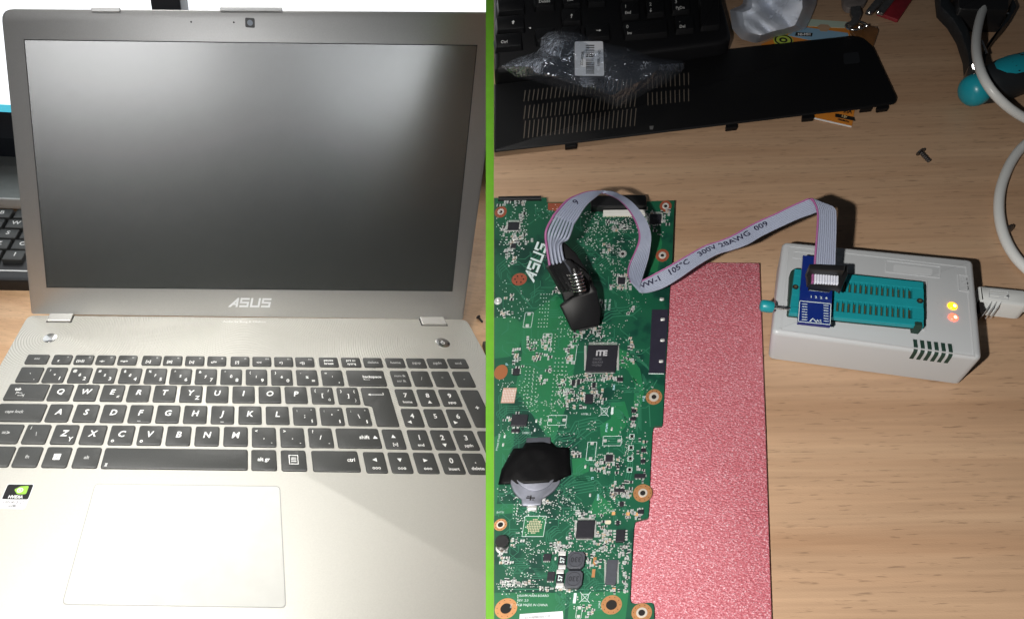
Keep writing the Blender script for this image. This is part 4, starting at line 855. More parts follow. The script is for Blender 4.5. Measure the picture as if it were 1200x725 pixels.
def dense_curve(Q, k=5):
    out = []
    for i in range(len(Q) - 1):
        a, b_, c, d = Q[max(i - 1, 0)], Q[i], Q[i + 1], Q[min(i + 2, len(Q) - 1)]
        for j in range(k):
            t = j / k; out.append(.5 * ((2 * b_) + (-a + c) * t + (2 * a - 5 * b_ + 4 * c - d) * t * t + (-a + 3 * b_ - 3 * c + d) * t ** 3))
    return np.array(out + [Q[-1]])
DA, DB = dense_curve(A_), dense_curve(B_)
NW = 10; nper = 6; NC = NW * nper
def ribpt(i, f):
    """surface point and normal at station i, fraction f across"""
    a, b_ = DA[i], DB[i]; t = (DA[min(i + 1, len(DA) - 1)] + DB[min(i + 1, len(DA) - 1)] - DA[max(i - 1, 0)] - DB[max(i - 1, 0)]); n_ = np.cross(t, b_ - a); n_ /= np.linalg.norm(n_) + 1e-12
    return a + (b_ - a) * f, n_
for part, rng in (('wire_stripe', range(0, 1)), ('wire_band', range(1, NW))):
    mb = MB(); vs = []; fs = []; cols = [c for w_ in rng for c in range(w_ * nper, (w_ + 1) * nper)] + [(rng[-1] + 1) * nper]; nc = len(cols)
    for i in range(len(DA)):
        ups = []; dns = []
        for c in cols:
            p, n_ = ribpt(i, c / NC); ph = (c % nper) / nper; h = .00012 + .00060 * math.sin(math.pi * ph)
            ups.append(p + n_ * h); dns.append(p - n_ * h)
        vs += ups + dns[::-1]
    m_ = 2 * nc
    for i in range(len(DA) - 1):
        for c in range(m_): j = (c + 1) % m_; fs.append((i * m_ + c, i * m_ + j, (i + 1) * m_ + j, (i + 1) * m_ + c))
    fs += [tuple(range(m_)), tuple(reversed([(len(DA) - 1) * m_ + c for c in range(m_)]))]
    mb.add(vs, fs); mb.obj(part, MAG if part == 'wire_stripe' else RIB, rbn, 70)
# print along the cable
cum = np.r_[0, np.cumsum(np.linalg.norm(np.diff((DA + DB) / 2, axis=0), axis=1))]
def along(s, f, lift):
    i = int(np.clip(np.searchsorted(cum, s) - 1, 0, len(cum) - 2)); u = (s - cum[i]) / (cum[i + 1] - cum[i]); p0, n0 = ribpt(i, f); p1, n1 = ribpt(i + 1, f)
    n_ = n0 if n0[2] > 0 else -n0; return p0 + (p1 - p0) * u + n_ * lift
def s_at(px):                                                     # station whose middle projects nearest to this pixel column, on the long run
    best = min(range(30, 95), key=lambda i: abs(proj((DA[i] + DB[i]) / 2)[0] - px)); return cum[best]
def proj(p): q = M.T @ (p - CAM); return PX + F * q[0] / q[2], PY + F * q[1] / q[2]
Wd = np.linalg.norm(DA[50] - DB[50])
for t, s0 in [(t, s_at(px)) for t, px in (('VW-1', 764), ('105°C', 797), ('300V', 829), ('28AWG', 861), ('009', 893))] + [('9', cum[-12])]:
    MB().text(t, lambda x, y, z: along(s0 - x, .42 - y / Wd, .00085), 0, 0, .0028, 0, bold=.02, sx=1.12).obj('cable_print', PRT, rbn)
# crimp connector on the adapter
IZ = AZ + .0105
idc = MB().prism(pp([zp(226, 196), zp(236, 172), zp(330, 176), zp(344, 183), zp(352, 174), zp(393, 174), zp(392, 215), zp(366, 274), zp(348, 262), zp(232, 246)], AZ + .006), AZ + .003, AZ + .006, .0006).obj('crimp_connector', BLK, rbn, 40)
MB().prism(pp([zp(238, 168), zp(382, 174), zp(378, 196), zp(236, 190)], IZ), AZ + .0055, IZ, .0006).obj('connector_cap', BLK, idc, 40)
mb = MB()
for k in range(10):
    q = [(247 + k * 11, 207 + k * .9), (257 + k * 11, 208 + k * .9), (256 + k * 11, 242 + k * .9), (246 + k * 11, 241 + k * .9)]
    mb.prism(rpoly(pp([zp(*a) for a in q], AZ + .0072), .0004, 2), AZ + .0055, AZ + .0072, .0004, mi=1 if k == 0 else 0)
mb.obj('cut_wire_ends', [mat('wire_end_white', (.70, .72, .82), .4), MAG], idc)
# separate wires and their black sockets at the clip
ends = []
for k in range(8):
    f = (k + .5) / 8; p, n_ = ribpt(len(DA) - 1, f); dirn = (DA[-1] - DA[-4]) * (1 - f) + (DB[-1] - DB[-4]) * f
    ex, ey = (644.5, 313) if k % 2 == 0 else (647.5, 310); ex += (k // 2) * 4.4; ey -= (k // 2) * .8
    e_ = pix(ex, ey, .030 - .001 * (k % 2)); m1 = p + dirn / np.linalg.norm(dirn) * .006; sway = pix(640 + k * 3.8, 276 + k * 1.0, .041); m2 = e_ + (pix(ex - 3.5, ey - 22, .036) - e_)
    W4 = dense_curve(np.array([p - dirn * .3, p, m1 * .4 + sway * .6, m2, e_]), 6)
    MB().tube(list(W4), .00062, 8).obj('loose_wire', RIB if k else MAG, rbn, 70); ends.append((e_, m2))
for k in range(8):
    e_, m2 = ends[k]; d = pix(662 + (k // 2) * 6.5, 345 + (k // 2) * 1.5, .018) - e_; L = np.linalg.norm(d); d /= L
    side = np.cross(d, [0, 0, 1.0]); side /= np.linalg.norm(side); upv = np.cross(side, d); h = .00118
    def hf(x, y, z): return e_ + side * x + upv * y + d * z
    MB().prism(rect(-h, h, -h, h), -.001, .0135, .0002, fr=hf).obj('wire_socket', CHIPG if k % 2 else BLK, rbn)

# ------------------------------------------------------------------ black test clip
cl = thing('test_clip', pix(686, 374, ZB), 'black spring test clip clamped onto a chip of the green board', 'test clip')
cb_, ct = pix(688, 380, ZB + .001), pix(663, 297, .030)
ax = ct - cb_; HL = np.linalg.norm(ax); ax /= HL; sd = np.cross(ax, M @ np.array([0, 0, 1.0])); sd /= np.linalg.norm(sd); fw = np.cross(ax, sd); fw = fw if (M.T @ fw)[2] < 0 else -fw
sd = sd if (M.T @ sd)[0] > 0 else -sd
def cf(x, y, z): return cb_ + (sd * x + ax * y + fw * z) * .001
HLm = HL * 1000; print('CLIP', HLm)
CBL = mat('clip_black', (.005, .005, .006), .45, spec=.2)
MB().prism(rpoly([(-8, 0), (5, -1), (7.5, 5), (8.5, 15), (7, 22), (5, 15.5), (-3, 15.5), (-10, 13)], .8, 2), 1, 6.5, .8, fr=cf).obj('jaw', CBL, cl, 40)
MB().prism(rpoly([(-7, 0), (5.5, -1), (8, 9), (8.6, 20), (5, HLm * .95), (0, HLm * 1.2), (-6, HLm * 1.22), (-8, HLm * 1.0), (-7, 16)], 1.2, 3), -7, -1.5, .8, fr=cf).obj('jaw', CBL, cl, 40)
MB().prism(rpoly([(-7, HLm * .62), (4, HLm * .56), (5, HLm * .70), (1, HLm * .92), (-6, HLm * .95)], 1, 3), -1.4, 3.5, .9, fr=cf).obj('lever', CBL, cl, 40)
MB().prism(rpoly([(-5, HLm * .98), (3, HLm * .84), (8, HLm * .62), (8.2, HLm * .4), (8.6, HLm * .16), (7, 0), (6, 2), (7, HLm * .5), (2, HLm * .8)], .6, 2), -5, 3, .6, fr=cf).obj('side_plate', CBL, cl, 40)
MB().prism(rpoly([(-5, -1.5), (5, -1.5), (5, 3), (-5, 3)], .4, 2), -4, 4, .3, fr=cf).obj('jaw_tip', BLK, cl)
mb = MB(); pth = []
for k in range(6 * 14 + 1):
    a = 2 * math.pi * k / 14; pth.append(cf(1.0 + 3.1 * math.cos(a), 17 + 9.5 * (k / 84), 5 + 3.1 * math.sin(a)))
mb.tube(pth, .00050, 6); mb.obj('spring', CHR, cl, 60)
MB().tube([cf(1, 15.5, 5), cf(1, 28, 5)], .0016, 12).obj('spring_pin', BLK, cl)
MB().prism(circ(1, 0, 3.4, 16), 0, 1, fr=lambda x, y, z: cf(x, 15.6 + z, 5 + y)).obj('spring_seat', CBL, cl)

# ------------------------------------------------------------------ white usb cable
CBW = mat('cable_white', (.62, .64, .64), .35)
ucb = thing('usb_cable', pix(1175, 350, 0), 'thick white usb cable looping along the right side with its plug in the box', 'cable')
c1 = [(1166, -40, .006), (1158, -6, .010), (1148.5, 22, .016), (1144, 48, .021), (1146.5, 74, .0245), (1157, 99, .024), (1176, 121, .018), (1202, 139, .010), (1235, 152, .0045), (1268, 152, .003), (1272, 138, .003), (1250, 140, .0032)]
c1 = [(1166, -40, .006), (1158, -6, .010), (1148.5, 22, .016), (1144, 48, .021), (1146.5, 74, .0245), (1157, 99, .024), (1176, 121, .018), (1202, 139, .010), (1235, 150, .0045), (1290, 165, .003), (1330, 230, .003), (1310, 330, .005), (1265, 362, .009), (1225, 361, .0095), (1200, 359, .0095)]
MB().tube(list(dense_curve(np.array([pix(*q) for q in c1]), 6)), .0026, 12).obj('cord', CBW, ucb, 70)
c2 = [(1330, 120, .003), (1270, 138, .003), (1228, 154, .003), (1203, 168, .003), (1186, 188, .003), (1174, 216, .003), (1170.5, 242, .003), (1174, 268, .003), (1184, 292, .003), (1200, 312, .003), (1225, 330, .003), (1270, 348, .003)]
MB().tube(list(dense_curve(np.array([pix(*q) for q in c2]), 6)), .0026, 12).obj('cord', CBW, ucb, 70)
PZ = .0135
pl_ = MB().prism(rpoly(pp([zp(921, 257), zp(1125, 277), zp(1130, 342), zp(930, 318)], PZ), [.0006, .003, .003, .0006], 3), .0035, PZ, .0012).obj('plug', CBW, ucb, 40)
mb = MB(); frame(mb, pp([zp(962, 272), zp(1042, 280), zp(1042, 316), zp(962, 306)], PZ), .0003, PZ - .0002, PZ + .0002)
f4 = bfr(*zp(1002, 296), PZ); [mb.prism(q, -.0001, .0002, fr=f4) for q in (rect(-4.4, 4, -.2, .2), rect(3.4, 4.8, -.7, .7), rect(-2, 0, .9, 1.2), rect(0, 2, -1.2, -.9))]; mb.obj('plug_emblem', SHELL2, pl_)
for k in range(3): MB().prism(pp([zp(955 + k * 20, 352), zp(958 + k * 20, 352), zp(976 + k * 20, 322), zp(973 + k * 20, 322)], PZ), .006, PZ + .0003, .0002).obj('grip_rib', SHELL2, pl_)

# ------------------------------------------------------------------ screws
for (a, c, lb) in (((1077.5, 177), (1089, 189), 'small black screw lying on bare wood below the black cover'), ((1185, 269), (1175, 264), 'small black screw beside the white cable above the usb plug')):
    p, q = pix(*a, .0028), pix(*c, .0016); screw(p, q - p, float(np.linalg.norm(q - p)), .0013, lb, None)

# ------------------------------------------------------------------ screwdriver (teal and black handle)
TQ = mat('teal_rubber', (.010, .28, .36), .32); HB = mat('handle_black', (.012, .015, .018), .5, var=.1)
a, c = pix(1136, 108, .0105), pix(1235, 72, .0125); d = c - a; L = np.linalg.norm(d); d /= L
sdv = thing('screwdriver', pix(1175, 95, 0), 'screwdriver with black handle, teal end cap and teal inlay', 'screwdriver')
MB().tube([a + d * .001 * x for x in (-4, -3.4, -2, 0, 3, 6, 7)], [.0012, .0042, .0068, .0085, .0092, .0092, .0085], 24).obj('end_cap', TQ, sdv, 60)
MB().tube([a + d * .001 * x for x in (7, 8, 14, 24, 34, 44, 56, 66)], [.0088, .0096, .0108, .0122, .0120, .0105, .0088, .0082], 24).obj('handle', HB, sdv, 60)
sd2 = np.cross(d, [0, 0, 1.0]); sd2 /= np.linalg.norm(sd2); vv = -(M @ np.array([0, .25, 1.0])); vv = vv - (vv @ d) * d; vv /= np.linalg.norm(vv); ss = np.cross(d, vv)
mb = MB(); vs = []; fs = []; na = 9; st = [(14, 0), (17, 6), (22, 9), (30, 10), (40, 9), (50, 6), (54, 0)]
def hr(x): return float(np.interp(x, [7, 8, 14, 24, 34, 44, 56, 66], [8.8, 9.6, 10.8, 12.2, 12, 10.5, 8.8, 8.2]))
for x, wv in st:
    for k in range(na):
        an = math.radians((k / (na - 1) - .5) * 2 * (wv * 4.2) - 24 * (1 if (ss @ (M @ np.array([0, -1.0, 0]))) < 0 else -1)); r = (hr(x) + .25) * .001; vs.append(a + d * x * .001 + vv * r * math.cos(an) + ss * r * math.sin(an))
for i in range(len(st) - 1):
    for k in range(na - 1): fs.append((i * na + k, i * na + k + 1, (i + 1) * na + k + 1, (i + 1) * na + k))
mb.add(vs, fs); mb.obj('inlay', TQ, sdv, 60)
MB().tube([c - d * .036, c + d * .06], .003, 12).obj('shaft', CHR, sdv, 60)

# ------------------------------------------------------------------ side cutters and case at the top right
plr = thing('side_cutters', pix(1137, 80, 0), 'black side cutters with spread handles behind the screwdriver', 'pliers')
def zt(x, y): return (1060 + x / 5.18, y / 5.18)
def arm(pts, name, m, zc, hh):
    MB().prism(pp([zt(*q) for q in pts], zc + hh), zc - hh, zc + hh, .0008).obj(name, m, plr, 40)
arm([(210, -60), (262, -60), (280, 10), (330, 70), (395, 190), (418, 300), (425, 388), (392, 396), (385, 320), (345, 200), (290, 110), (222, 40)], 'handle', HB, .007, .004)
arm([(660, -10), (684, 40), (640, 120), (560, 210), (505, 290), (495, 388), (462, 388), (478, 320), (520, 240), (590, 150), (640, 70)], 'handle', HB, .007, .004)
arm([(392, 396), (430, 385), (495, 386), (492, 420), (432, 440), (408, 470), (372, 480), (380, 430)], 'jaw', mat('cutter_steel', (.22, .21, .20), .35, .9), .007, .0036)
MB().tube([pix(*zt(436, 400), .010), pix(*zt(436, 400), .0125)], .0022, 16).obj('pivot', CHR, plr, 50)
MB().tube([pix(*zt(500, 330), .012), pix(*zt(470, 250), .013), pix(*zt(420, 300), .012)], .0008, 8).obj('return_spring', CHR, plr, 60)
cs = thing('plastic_case', pix(1153, 6, 0), 'small black plastic case at the top edge above the side cutters', 'case')
MB().prism(rpoly(pp([zt(318, -120), zt(640, -120), zt(636, 62), zt(330, 52)], .016), .002, 3), 0, .016, .0015).obj('body', BLK, cs, 40)
for x, y in ((340, 48), (608, 84)): p = pix(*zt(x, y), .012); MB().tube([p - np.array([.0025, 0, 0]), p + np.array([.0025, 0, 0])], .0006, 8).obj('latch', CHR, cs)

# ------------------------------------------------------------------ keys with tags at the top
def zk(x, y): return (850 + x / 4.53, y / 4.53)
KST = mat('key_nickel', (.30, .29, .28), .35, .9, var=.2, vs=300)
kb = thing('key_bunch', pix(1012, 12, 0), 'bunch of metal keys on a ring with red and brown leather tags', 'keys')
def kp(l, z0, z1, nm, m, ch=.0004, r=.0008): return MB().prism(rpoly(pp([zk(*q) for q in l], z1), r, 3), z0, z1, ch).obj(nm, m, kb, 40)
kp([(620, -60), (760, -60), (752, 10), (700, 40), (650, 44), (628, 20)], .001, .005, 'key_fob', mat('fob_grey', (.16, .14, .135), .5, var=.2), .001, .003)
kp([(665, 36), (716, 30), (726, 70), (706, 118), (668, 140), (655, 128), (676, 90), (664, 70)], .004, .0062, 'key_blade', KST)
kp([(745, 60), (775, 70), (900, -60), (840, -60)], .005, .0072, 'key_blade', KST); kp([(800, 62), (840, 72), (930, -40), (890, -60)], .003, .0049, 'key_blade', KST)
kp([(806, 66), (918, 106), (1010, -30), (920, -70)], .0005, .0028, 'red_tag', mat('red_leather', (.22, .012, .02), .5, var=.15), .0005, .001)
kp([(660, 150), (690, 128), (806, 140), (816, 160), (790, 236), (770, 240), (700, 200)], .0006, .0030, 'brown_tag', mat('brown_patent', (.16, .07, .022), .22, var=.3, vs=120, coat=.4), .0006, .001)
rg = [pix(*zk(690 + 52 * math.cos(t), 138 + 22 * math.sin(t)), .0052 + .0018 * math.sin(t)) for t in [2 * math.pi * k / 24 for k in range(25)]]
MB().tube(rg, .0007, 8).obj('key_ring', CHR, kb, 60)
for x, y in ((712, 145), (750, 138), (765, 68), (812, 66)): p = pix(*zk(x, y), .0075); MB().tube([p, p + np.array([0, 0, .001])], [.0012, .0006], 10).obj('rivet', CHR, kb, 50)

# ------------------------------------------------------------------ battery card under the cover
card = thing('battery_card', pix(960, 80, 0), 'orange and blue battery pack card poking out from under the black cover', 'card')
CO = mat('card_orange', (.62, .22, .03), .4, var=.05); CBL2 = mat('card_blue', (.24, .42, .58), .4); CWG = mat('card_pale_green', (.45, .55, .46), .4); CK = mat('card_black', (.012, .012, .012), .4); CYL = mat('card_lime', (.42, .55, .08), .4)
def cp(l, z0, z1, nm, m, par=card): return MB().prism(pp([zk(*q) for q in l], z1), z0, z1).obj(nm, m, par)
cc = cp([(190, 236), (300, 190), (440, 100), (660, 116), (660, 190), (690, 560), (672, 672), (470, 626), (300, 400)], .0002, .0007, 'card', CO)
cp([(330, 188), (420, 145), (650, 176), (660, 210), (440, 212)], .0007, .00085, 'blue_panel', CBL2, cc)
cp([(425, 138), (440, 101), (658, 117), (655, 150), (560, 146), (545, 132), (505, 130), (490, 142)], .0007, .0009, 'hanger_strip', CWG, cc)
cp([(488, 142), (505, 130), (545, 132), (560, 146), (540, 168), (505, 166)], .00086, .00095, 'hanger_hole', WOODR, cc)
cp([(375, 172), (464, 176), (460, 194), (370, 190)], .00085, .001, 'name_bar', CK, cc)
mb = MB(); mb.text('NI-MH', pfr(*zk(418, 183), .001), 0, 0, 2.9, .00006, bold=.03, sx=1.3); mb.obj('card_lettering', WHT, cc)
o_ = MB().prism(circ(*pix(*zk(308, 214), .0011)[:2], .0062, 24), .0007, .0011).obj('emblem', CYL, cc)
mb = MB(); q = pix(*zk(308, 214), .0011)[:2]; mb.ring(q[0], q[1], .0046, .0056, .0011, .00125, n=24); mb.ring(q[0], q[1], .0014, .0026, .0011, .00125, n=20); mb.obj('emblem_ring', CK, o_)
cp([(585, 602), (684, 622), (690, 642), (582, 620)], .0007, .0009, 'voltage_bar', CK, cc)
cp([(470, 624), (672, 670), (668, 676), (468, 630)], .0007, .00088, 'card_edge', WHT, cc)
rr = math.radians(-14)
mb = MB(); mb.text('AAA', pfr(*zk(645, 588), .0009), 0, 0, 4.4, .00006, rot=rr, bold=.04); mb.text('1000MAH', pfr(*zk(626, 640), .0009), 0, 0, 2.4, .00006, rot=rr, bold=.04); mb.text('BLISTER', pfr(*zk(640, 600), .0009), 0, 0, 1.2, .00006, rot=rr); mb.obj('card_lettering', CK, cc)
MB().text('1.2V', pfr(*zk(632, 619), .0009), 0, 0, 2.6, .00008, rot=rr, bold=.03).obj('card_lettering', mat('gold_print', (.8, .6, .3), .5), cc)

# ------------------------------------------------------------------ black vented cover
COV = mat('cover_black', (.004, .004, .0045), .5, spec=.25, bump=.1, bs=2500); SLT = mat('vent_dust', (.10, .082, .065), .8)
cov = thing('laptop_cover', pix(800, 120, 0), 'long black plastic laptop cover with vent slots and clips along its edge', 'cover')
CZ = .0042
cpx = [(SX1 + .4, 98.5), (700, 84), (800, 73), (812.6, 67.5), (823.6, 61), (850, 57.8), (1004.5, 41.3), (1013, 44.5), (1024, 54), (1052, 114), (1049, 120.5), (1004.5, 127), (953.7, 132.5), (850, 145), (663.7, 167.5), (SX1 + .4, 177)]
MB().prism(rpoly(pp(cpx, CZ), [.001] * 5 + [.002] * 6 + [.001] * 5, 2), .0008, CZ, .0012, steps=3, base=rpoly(pp(cpx, .0008), [.001] * 5 + [.002] * 6 + [.001] * 5, 2)).obj('shell', COV, cov, 45)
for a, c, dy in (((850.5, 146), (864, 144.3), 4.4), ((662, 168), (676, 166.3), 4.2), ((940, 134.5), (954, 132.8), 5), ((1027.5, 123.5), (1041, 121.6), 5), ((1008, 126.6), (1022, 124.8), 2)):
    MB().prism(rpoly(pp([a, c, (c[0] + .6, c[1] + dy), (a[0] + .4, a[1] + dy)], .003), .0006, 2), .0005, .003, .0004).obj('clip', COV, cov)
for i in range(26):
    for r, (y0, y1) in enumerate(((385, 432), (450, 506), (514, 588))):
        x = 158 + i * 18.8; sl = -.112 * (x - 158); 
        if r == 0 and (x > 620): continue
        q = [(x + 6 - .1 * 0, y0 + sl), (x + 10, y0 + sl), (x + 3, y1 + sl), (x - 1, y1 + sl)]
        MB().prism(pp([(570 + a / 3.627, c / 3.627) for a, c in q], CZ), CZ - .001, CZ + .00006, bottom=False).obj('vent_slot', SLT, cov)
for i in range(10):
    for r, (y0, y1) in enumerate(((328, 378), (396, 448))):
        x = 684 + i * 19.2; sl = -.10 * (x - 684)
        q = [(x + 0, y0 + sl), (x + 4, y0 + sl), (x + 5, y1 + sl), (x + 1, y1 + sl)]
        MB().prism(pp([(570 + a / 3.627, c / 3.627) for a, c in q], CZ), CZ - .001, CZ + .00006, bottom=False).obj('vent_slot', SLT, cov)
q = pix(996, 70, CZ); MB().prism(rpoly(pp([(988, 63), (1006, 61), (1008, 74), (989, 76)], CZ), .002, 4), CZ - .001, CZ + .00012).obj('round_boss', mat('boss_black', (.012, .013, .015), .3), cov)
MB().prism(pp([(761, 148), (766, 147.6), (765, 152), (761.5, 152)], CZ), CZ - .001, CZ + .00008).obj('lock_mark', mat('mark_grey', (.10, .10, .10), .6), cov)

# ------------------------------------------------------------------ black desk keyboard at the top
KBB = mat('keyboard_black', (.006, .006, .007), .5, spec=.2)
kbd = thing('desk_keyboard', pix(700, 30, 0), 'black desk keyboard with number pad at the top edge of the wooden desk', 'keyboard')
KZ = .014
kpx = [(SX1 + .4, -60), (838, -60), (847, 0), (857.5, 40), (855, 46), (846, 49), (746, 62), (SX1 + .4, 83)]
MB().prism(rpoly(pp(kpx, KZ), [.004, .004, .004, .005, .005, .004, .004, .004], 3), .001, KZ, .003, steps=3).obj('case', KBB, kbd, 45)
def zr(x, y): return (570 + x / 3.627, y / 3.627)
KT = KZ + .0035
def dkey(x0, x1, yf, hgt, legs):
    """key by its left and right columns and the line of its front edge (crop pixels)"""
    sl = -.085; t = [zr(x0 - 4, yf - hgt - 6), zr(x1 - 4, yf - hgt - 6 + sl * (x1 - x0)), zr(x1 + 2, yf - 12 + sl * (x1 - x0)), zr(x0 + 2, yf - 12)]
    o_ = MB().prism(rpoly(pp(t, KT), .001, 3), KZ - .002, KT, .0008, base=inset(ccw(rpoly(pp(t, KT), .001, 3)), -.0012)).obj('key', KBB, kbd, 40)
    if legs:
        mb = MB()
        for tx, fx, fy_, h in legs:
            X = x0 + (x1 - x0) * fx; Y = yf - hgt * (1 - fy_) - 8 + sl * (X - x0); f5 = pfr(*zr(X, Y), KT)
            if tx in ('up', 'dn', 'rt', 'sh'):
                sh = {'up': [rect(-.4, .4, -2.4, .4), [(-1.6, .4), (1.6, .4), (0, 2.4)]], 'dn': [rect(-.4, .4, -.4, 2.4), [(-1.6, -.4), (1.6, -.4), (0, -2.4)]], 'rt': [rect(-3.4, 0, -.35, .35), [(0, -1.3), (0, 1.3), (2.4, 0)]], 'sh': [rect(-.9, .9, -2.2, 0), [(-2.2, 0), (2.2, 0), (0, 2.2)]]}[tx]
                for k, q in enumerate(sh): mb.add([f5(a, c, .00007 + k * 1e-5) for a, c in q], [tuple(range(len(q)))])
            else: mb.text(tx, f5, 0, 0, h * 1.15, .00007, rot=math.radians(4), bold=.01)
        mb.obj('legend', LEG, o_)
H1 = 62
dkey(575, 650, 78, H1, [('1', .2, .34, 3.4), ('End', .35, .78, 3)]); dkey(682, 757, 69, H1, [('2', .2, .34, 3.4), ('dn', .22, .76, 3)]); dkey(790, 864, 58, H1, [('3', .2, .34, 3.4), ('PgDn', .45, .78, 3)]); dkey(908, 988, -2, 0 + H1, []); dkey(912, 990, 124, 140, [])
dkey(588, 770, 164, H1, [('0', .06, .34, 3.4), ('Ins', .11, .78, 3)]); dkey(806, 882, 138, H1, [('.', .2, .34, 3.4), ('Del', .35, .76, 3)])
dkey(322, 402, 108, H1, [('up', .5, .55, 3)]); dkey(425, 524, 174, H1, [('rt', .55, .5, 3)]); dkey(322, 402, 182, H1, []); dkey(212, 296, 190, H1, [])
dkey(45, 160, 140, H1, [('sh', .6, .5, 3)]); dkey(40, 150, 214, H1, [('Ctrl', .32, .6, 3)])
dkey(206, 288, 42, H1, [('Delete', .5, .6, 3)]); dkey(326, 400, 34, H1, [('End', .4, .6, 3)]); dkey(430, 505, 24, H1, [('PgDn', .4, .3, 3)]); dkey(575, 650, 8, H1, []); dkey(682, 757, 0, H1, []); dkey(50, 160, 62, H1, [])
MB().tube([pix(*zr(186, 120), KZ + .0002), pix(*zr(186, 120), KZ + .001)], .0006, 8).obj('status_light', LEG, kbd)

# ------------------------------------------------------------------ crumpled bags
def crumple(px_outline, z0, hgt, seed, m, nr=16, na=72, sharp=1.0):
    rnd = random.Random(seed); ph = [(rnd.uniform(0, 6.28), rnd.uniform(-1, 1), rnd.uniform(-1, 1), rnd.uniform(.4, 1.6)) for _ in range(14)]
    P_ = np.array(px_outline, float); cx, cy = P_.mean(axis=0); seg = np.linalg.norm(np.diff(np.r_[P_, P_[:1]], axis=0), axis=1); cs_ = np.r_[0, np.cumsum(seg)]; out = []
    for k in range(na):
        s = cs_[-1] * k / na; i = min(int(np.searchsorted(cs_, s, side='right') - 1), len(P_) - 1); u = (s - cs_[i]) / seg[i]; out.append(P_[i] * (1 - u) + P_[(i + 1) % len(P_)] * u)
    vs = []; fs = []
    def fold(x, y):
        v = 0
        for a, kx, ky, f in ph: v += abs(math.sin((x * kx + y * ky) * .085 * f + a)) * (.7 / f)
        return v / 5.2
    for r in range(nr):
        s = 1 - r / nr
        for k, q in enumerate(out):
            x = cx + (q[0] - cx) * s; y = cy + (q[1] - cy) * s; e = min(1, (1 - s) * 3.2 + .08)
            vs.append(pix(x, y, z0 + hgt * e * (.25 + fold(x, y) * 1.1)))
    vs.append(pix(cx, cy, z0 + hgt * (.25 + fold(cx, cy)))); n_ = na
    for r in range(nr - 1):
        for k in range(n_): j = (k + 1) % n_; fs.append((r * n_ + k, r * n_ + j, (r + 1) * n_ + j, (r + 1) * n_ + k))
    for k in range(n_): fs.append(((nr - 1) * n_ + k, (nr - 1) * n_ + (k + 1) % n_, len(vs) - 1))
    return MB().add(vs, fs)
def film(name, tcol, fac, rough, gcol=(.9, .92, 1)):
    m = bpy.data.materials.new(name); m.use_nodes = True; nt = m.node_tree; nt.nodes.clear(); N = nt.nodes.new
    o_ = N('ShaderNodeOutputMaterial'); tr_ = N('ShaderNodeBsdfTransparent'); tr_.inputs[0].default_value = (*tcol, 1); g = N('ShaderNodeBsdfGlossy'); g.inputs[0].default_value = (*gcol, 1); g.inputs['Roughness'].default_value = rough
    fz = N('ShaderNodeFresnel'); fz.inputs[0].default_value = 1.5; ad_ = N('ShaderNodeMath'); ad_.operation = 'MULTIPLY_ADD'; ad_.inputs[1].default_value = .21; ad_.inputs[2].default_value = fac; nt.links.new(fz.outputs[0], ad_.inputs[0])
    tc_ = N('ShaderNodeTexCoord'); n1_ = N('ShaderNodeTexNoise'); n1_.inputs['Scale'].default_value = 85; n1_.inputs['Detail'].default_value = 4; n1_.inputs['Distortion'].default_value = 1.5; b_ = N('ShaderNodeBump'); b_.inputs['Strength'].default_value = .55; b_.inputs['Distance'].default_value = .006
    nt.links.new(tc_.outputs['Object'], n1_.inputs['Vector']); nt.links.new(n1_.outputs[0], b_.inputs['Height']); nt.links.new(b_.outputs[0], g.inputs['Normal'])
    mx_ = N('ShaderNodeMixShader'); nt.links.new(ad_.outputs[0], mx_.inputs[0]); nt.links.new(tr_.outputs[0], mx_.inputs[1]); nt.links.new(g.outputs[0], mx_.inputs[2]); df = N('ShaderNodeBsdfDiffuse'); df.inputs[0].default_value = (.62, .68, .80, 1); m2_ = N('ShaderNodeMixShader'); m2_.inputs[0].default_value = .03; nt.links.new(mx_.outputs[0], m2_.inputs[1]); nt.links.new(df.outputs[0], m2_.inputs[2]); nt.links.new(m2_.outputs[0], o_.inputs[0]); return m
FILM = film('clear_film', (.92, .94, .96), .010, .10)
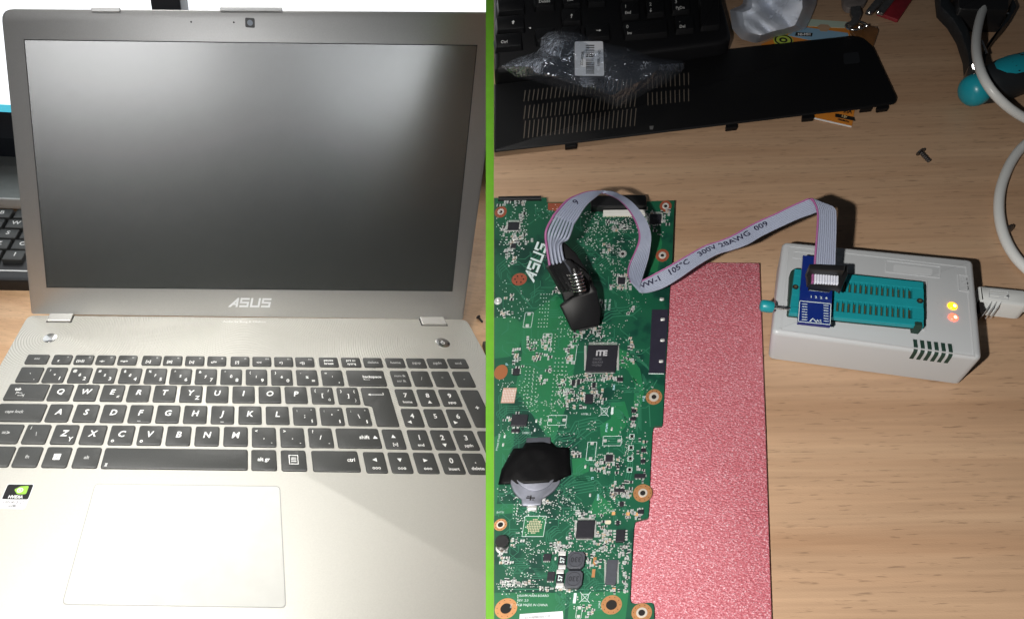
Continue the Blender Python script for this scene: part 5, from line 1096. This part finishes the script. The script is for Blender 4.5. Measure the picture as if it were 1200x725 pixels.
bag = thing('clear_bag', pix(700, 85, .008), 'crumpled clear plastic bag with white barcode label on the black cover', 'plastic bag')
bo = [(587, 78), (606, 68), (632, 60), (634, 45), (642, 37.5), (655, 36), (680, 39), (692, 46), (715, 52), (738, 57), (765, 68), (802, 72), (803, 76), (799, 84), (784, 96), (762, 106), (740, 118), (724, 125.5), (712, 121), (694, 115), (664, 108), (630, 96), (606, 91)]
crumple(bo, .016, .010, 3, FILM, 18, 84).obj('film', FILM, bag, 25)
crumple([(x + (695 - x) * .06, y + (84 - y) * .1) for x, y in bo], .0155, .007, 11, FILM, 12, 60).obj('film', FILM, bag, 25)
LZ = .0315
lbq = [(673.5, 49), (706.5, 48.6), (708, 89), (673.5, 88.6)]
lbl = MB().prism(rpoly(pp(lbq, LZ), .0012, 3), LZ - .0002, LZ).obj('label', mat('label_white', (.75, .77, .82), .55), bag)
mb = MB(); y = 53.0; rnd = random.Random(5)
while y < 86: h = rnd.choice((.5, .8, 1.2, 1.7)); mb.sheet(pp([(686.5, y), (696.5, y), (696.5, y + h), (686.5, y + h)], LZ), LZ + .00006); y += h + rnd.choice((.5, .8, 1.2))
mb.text('2.0000108', pfr(701.5, 69, LZ), 0, 0, 3.2, .00006, rot=math.pi / 2, bold=.02); mb.text('ZC-0708', pfr(682, 69, LZ), 0, 0, 3.2, .00006, rot=math.pi / 2, bold=.02); mb.obj('barcode', CK, lbl)
WB = mat('milky_film', (.74, .80, .92), .35, bump=.5, bs=120); WB.node_tree.nodes['Principled BSDF'].inputs['Transmission Weight'].default_value = .12; WB.node_tree.nodes['Principled BSDF'].inputs['IOR'].default_value = 1.1
wb = thing('milky_bag', pix(905, 22, .002), 'crumpled milky white plastic bag at the top edge beside the keyboard', 'plastic bag')
crumple([(855, 12), (870, 6), (876, -30), (956, -30), (957, 4), (950, 22), (944, 34), (924, 40), (906, 44), (898, 47), (885, 51), (868, 46), (858, 34)], .0012, .016, 21, WB, 16, 72).obj('film', WB, wb, 25)
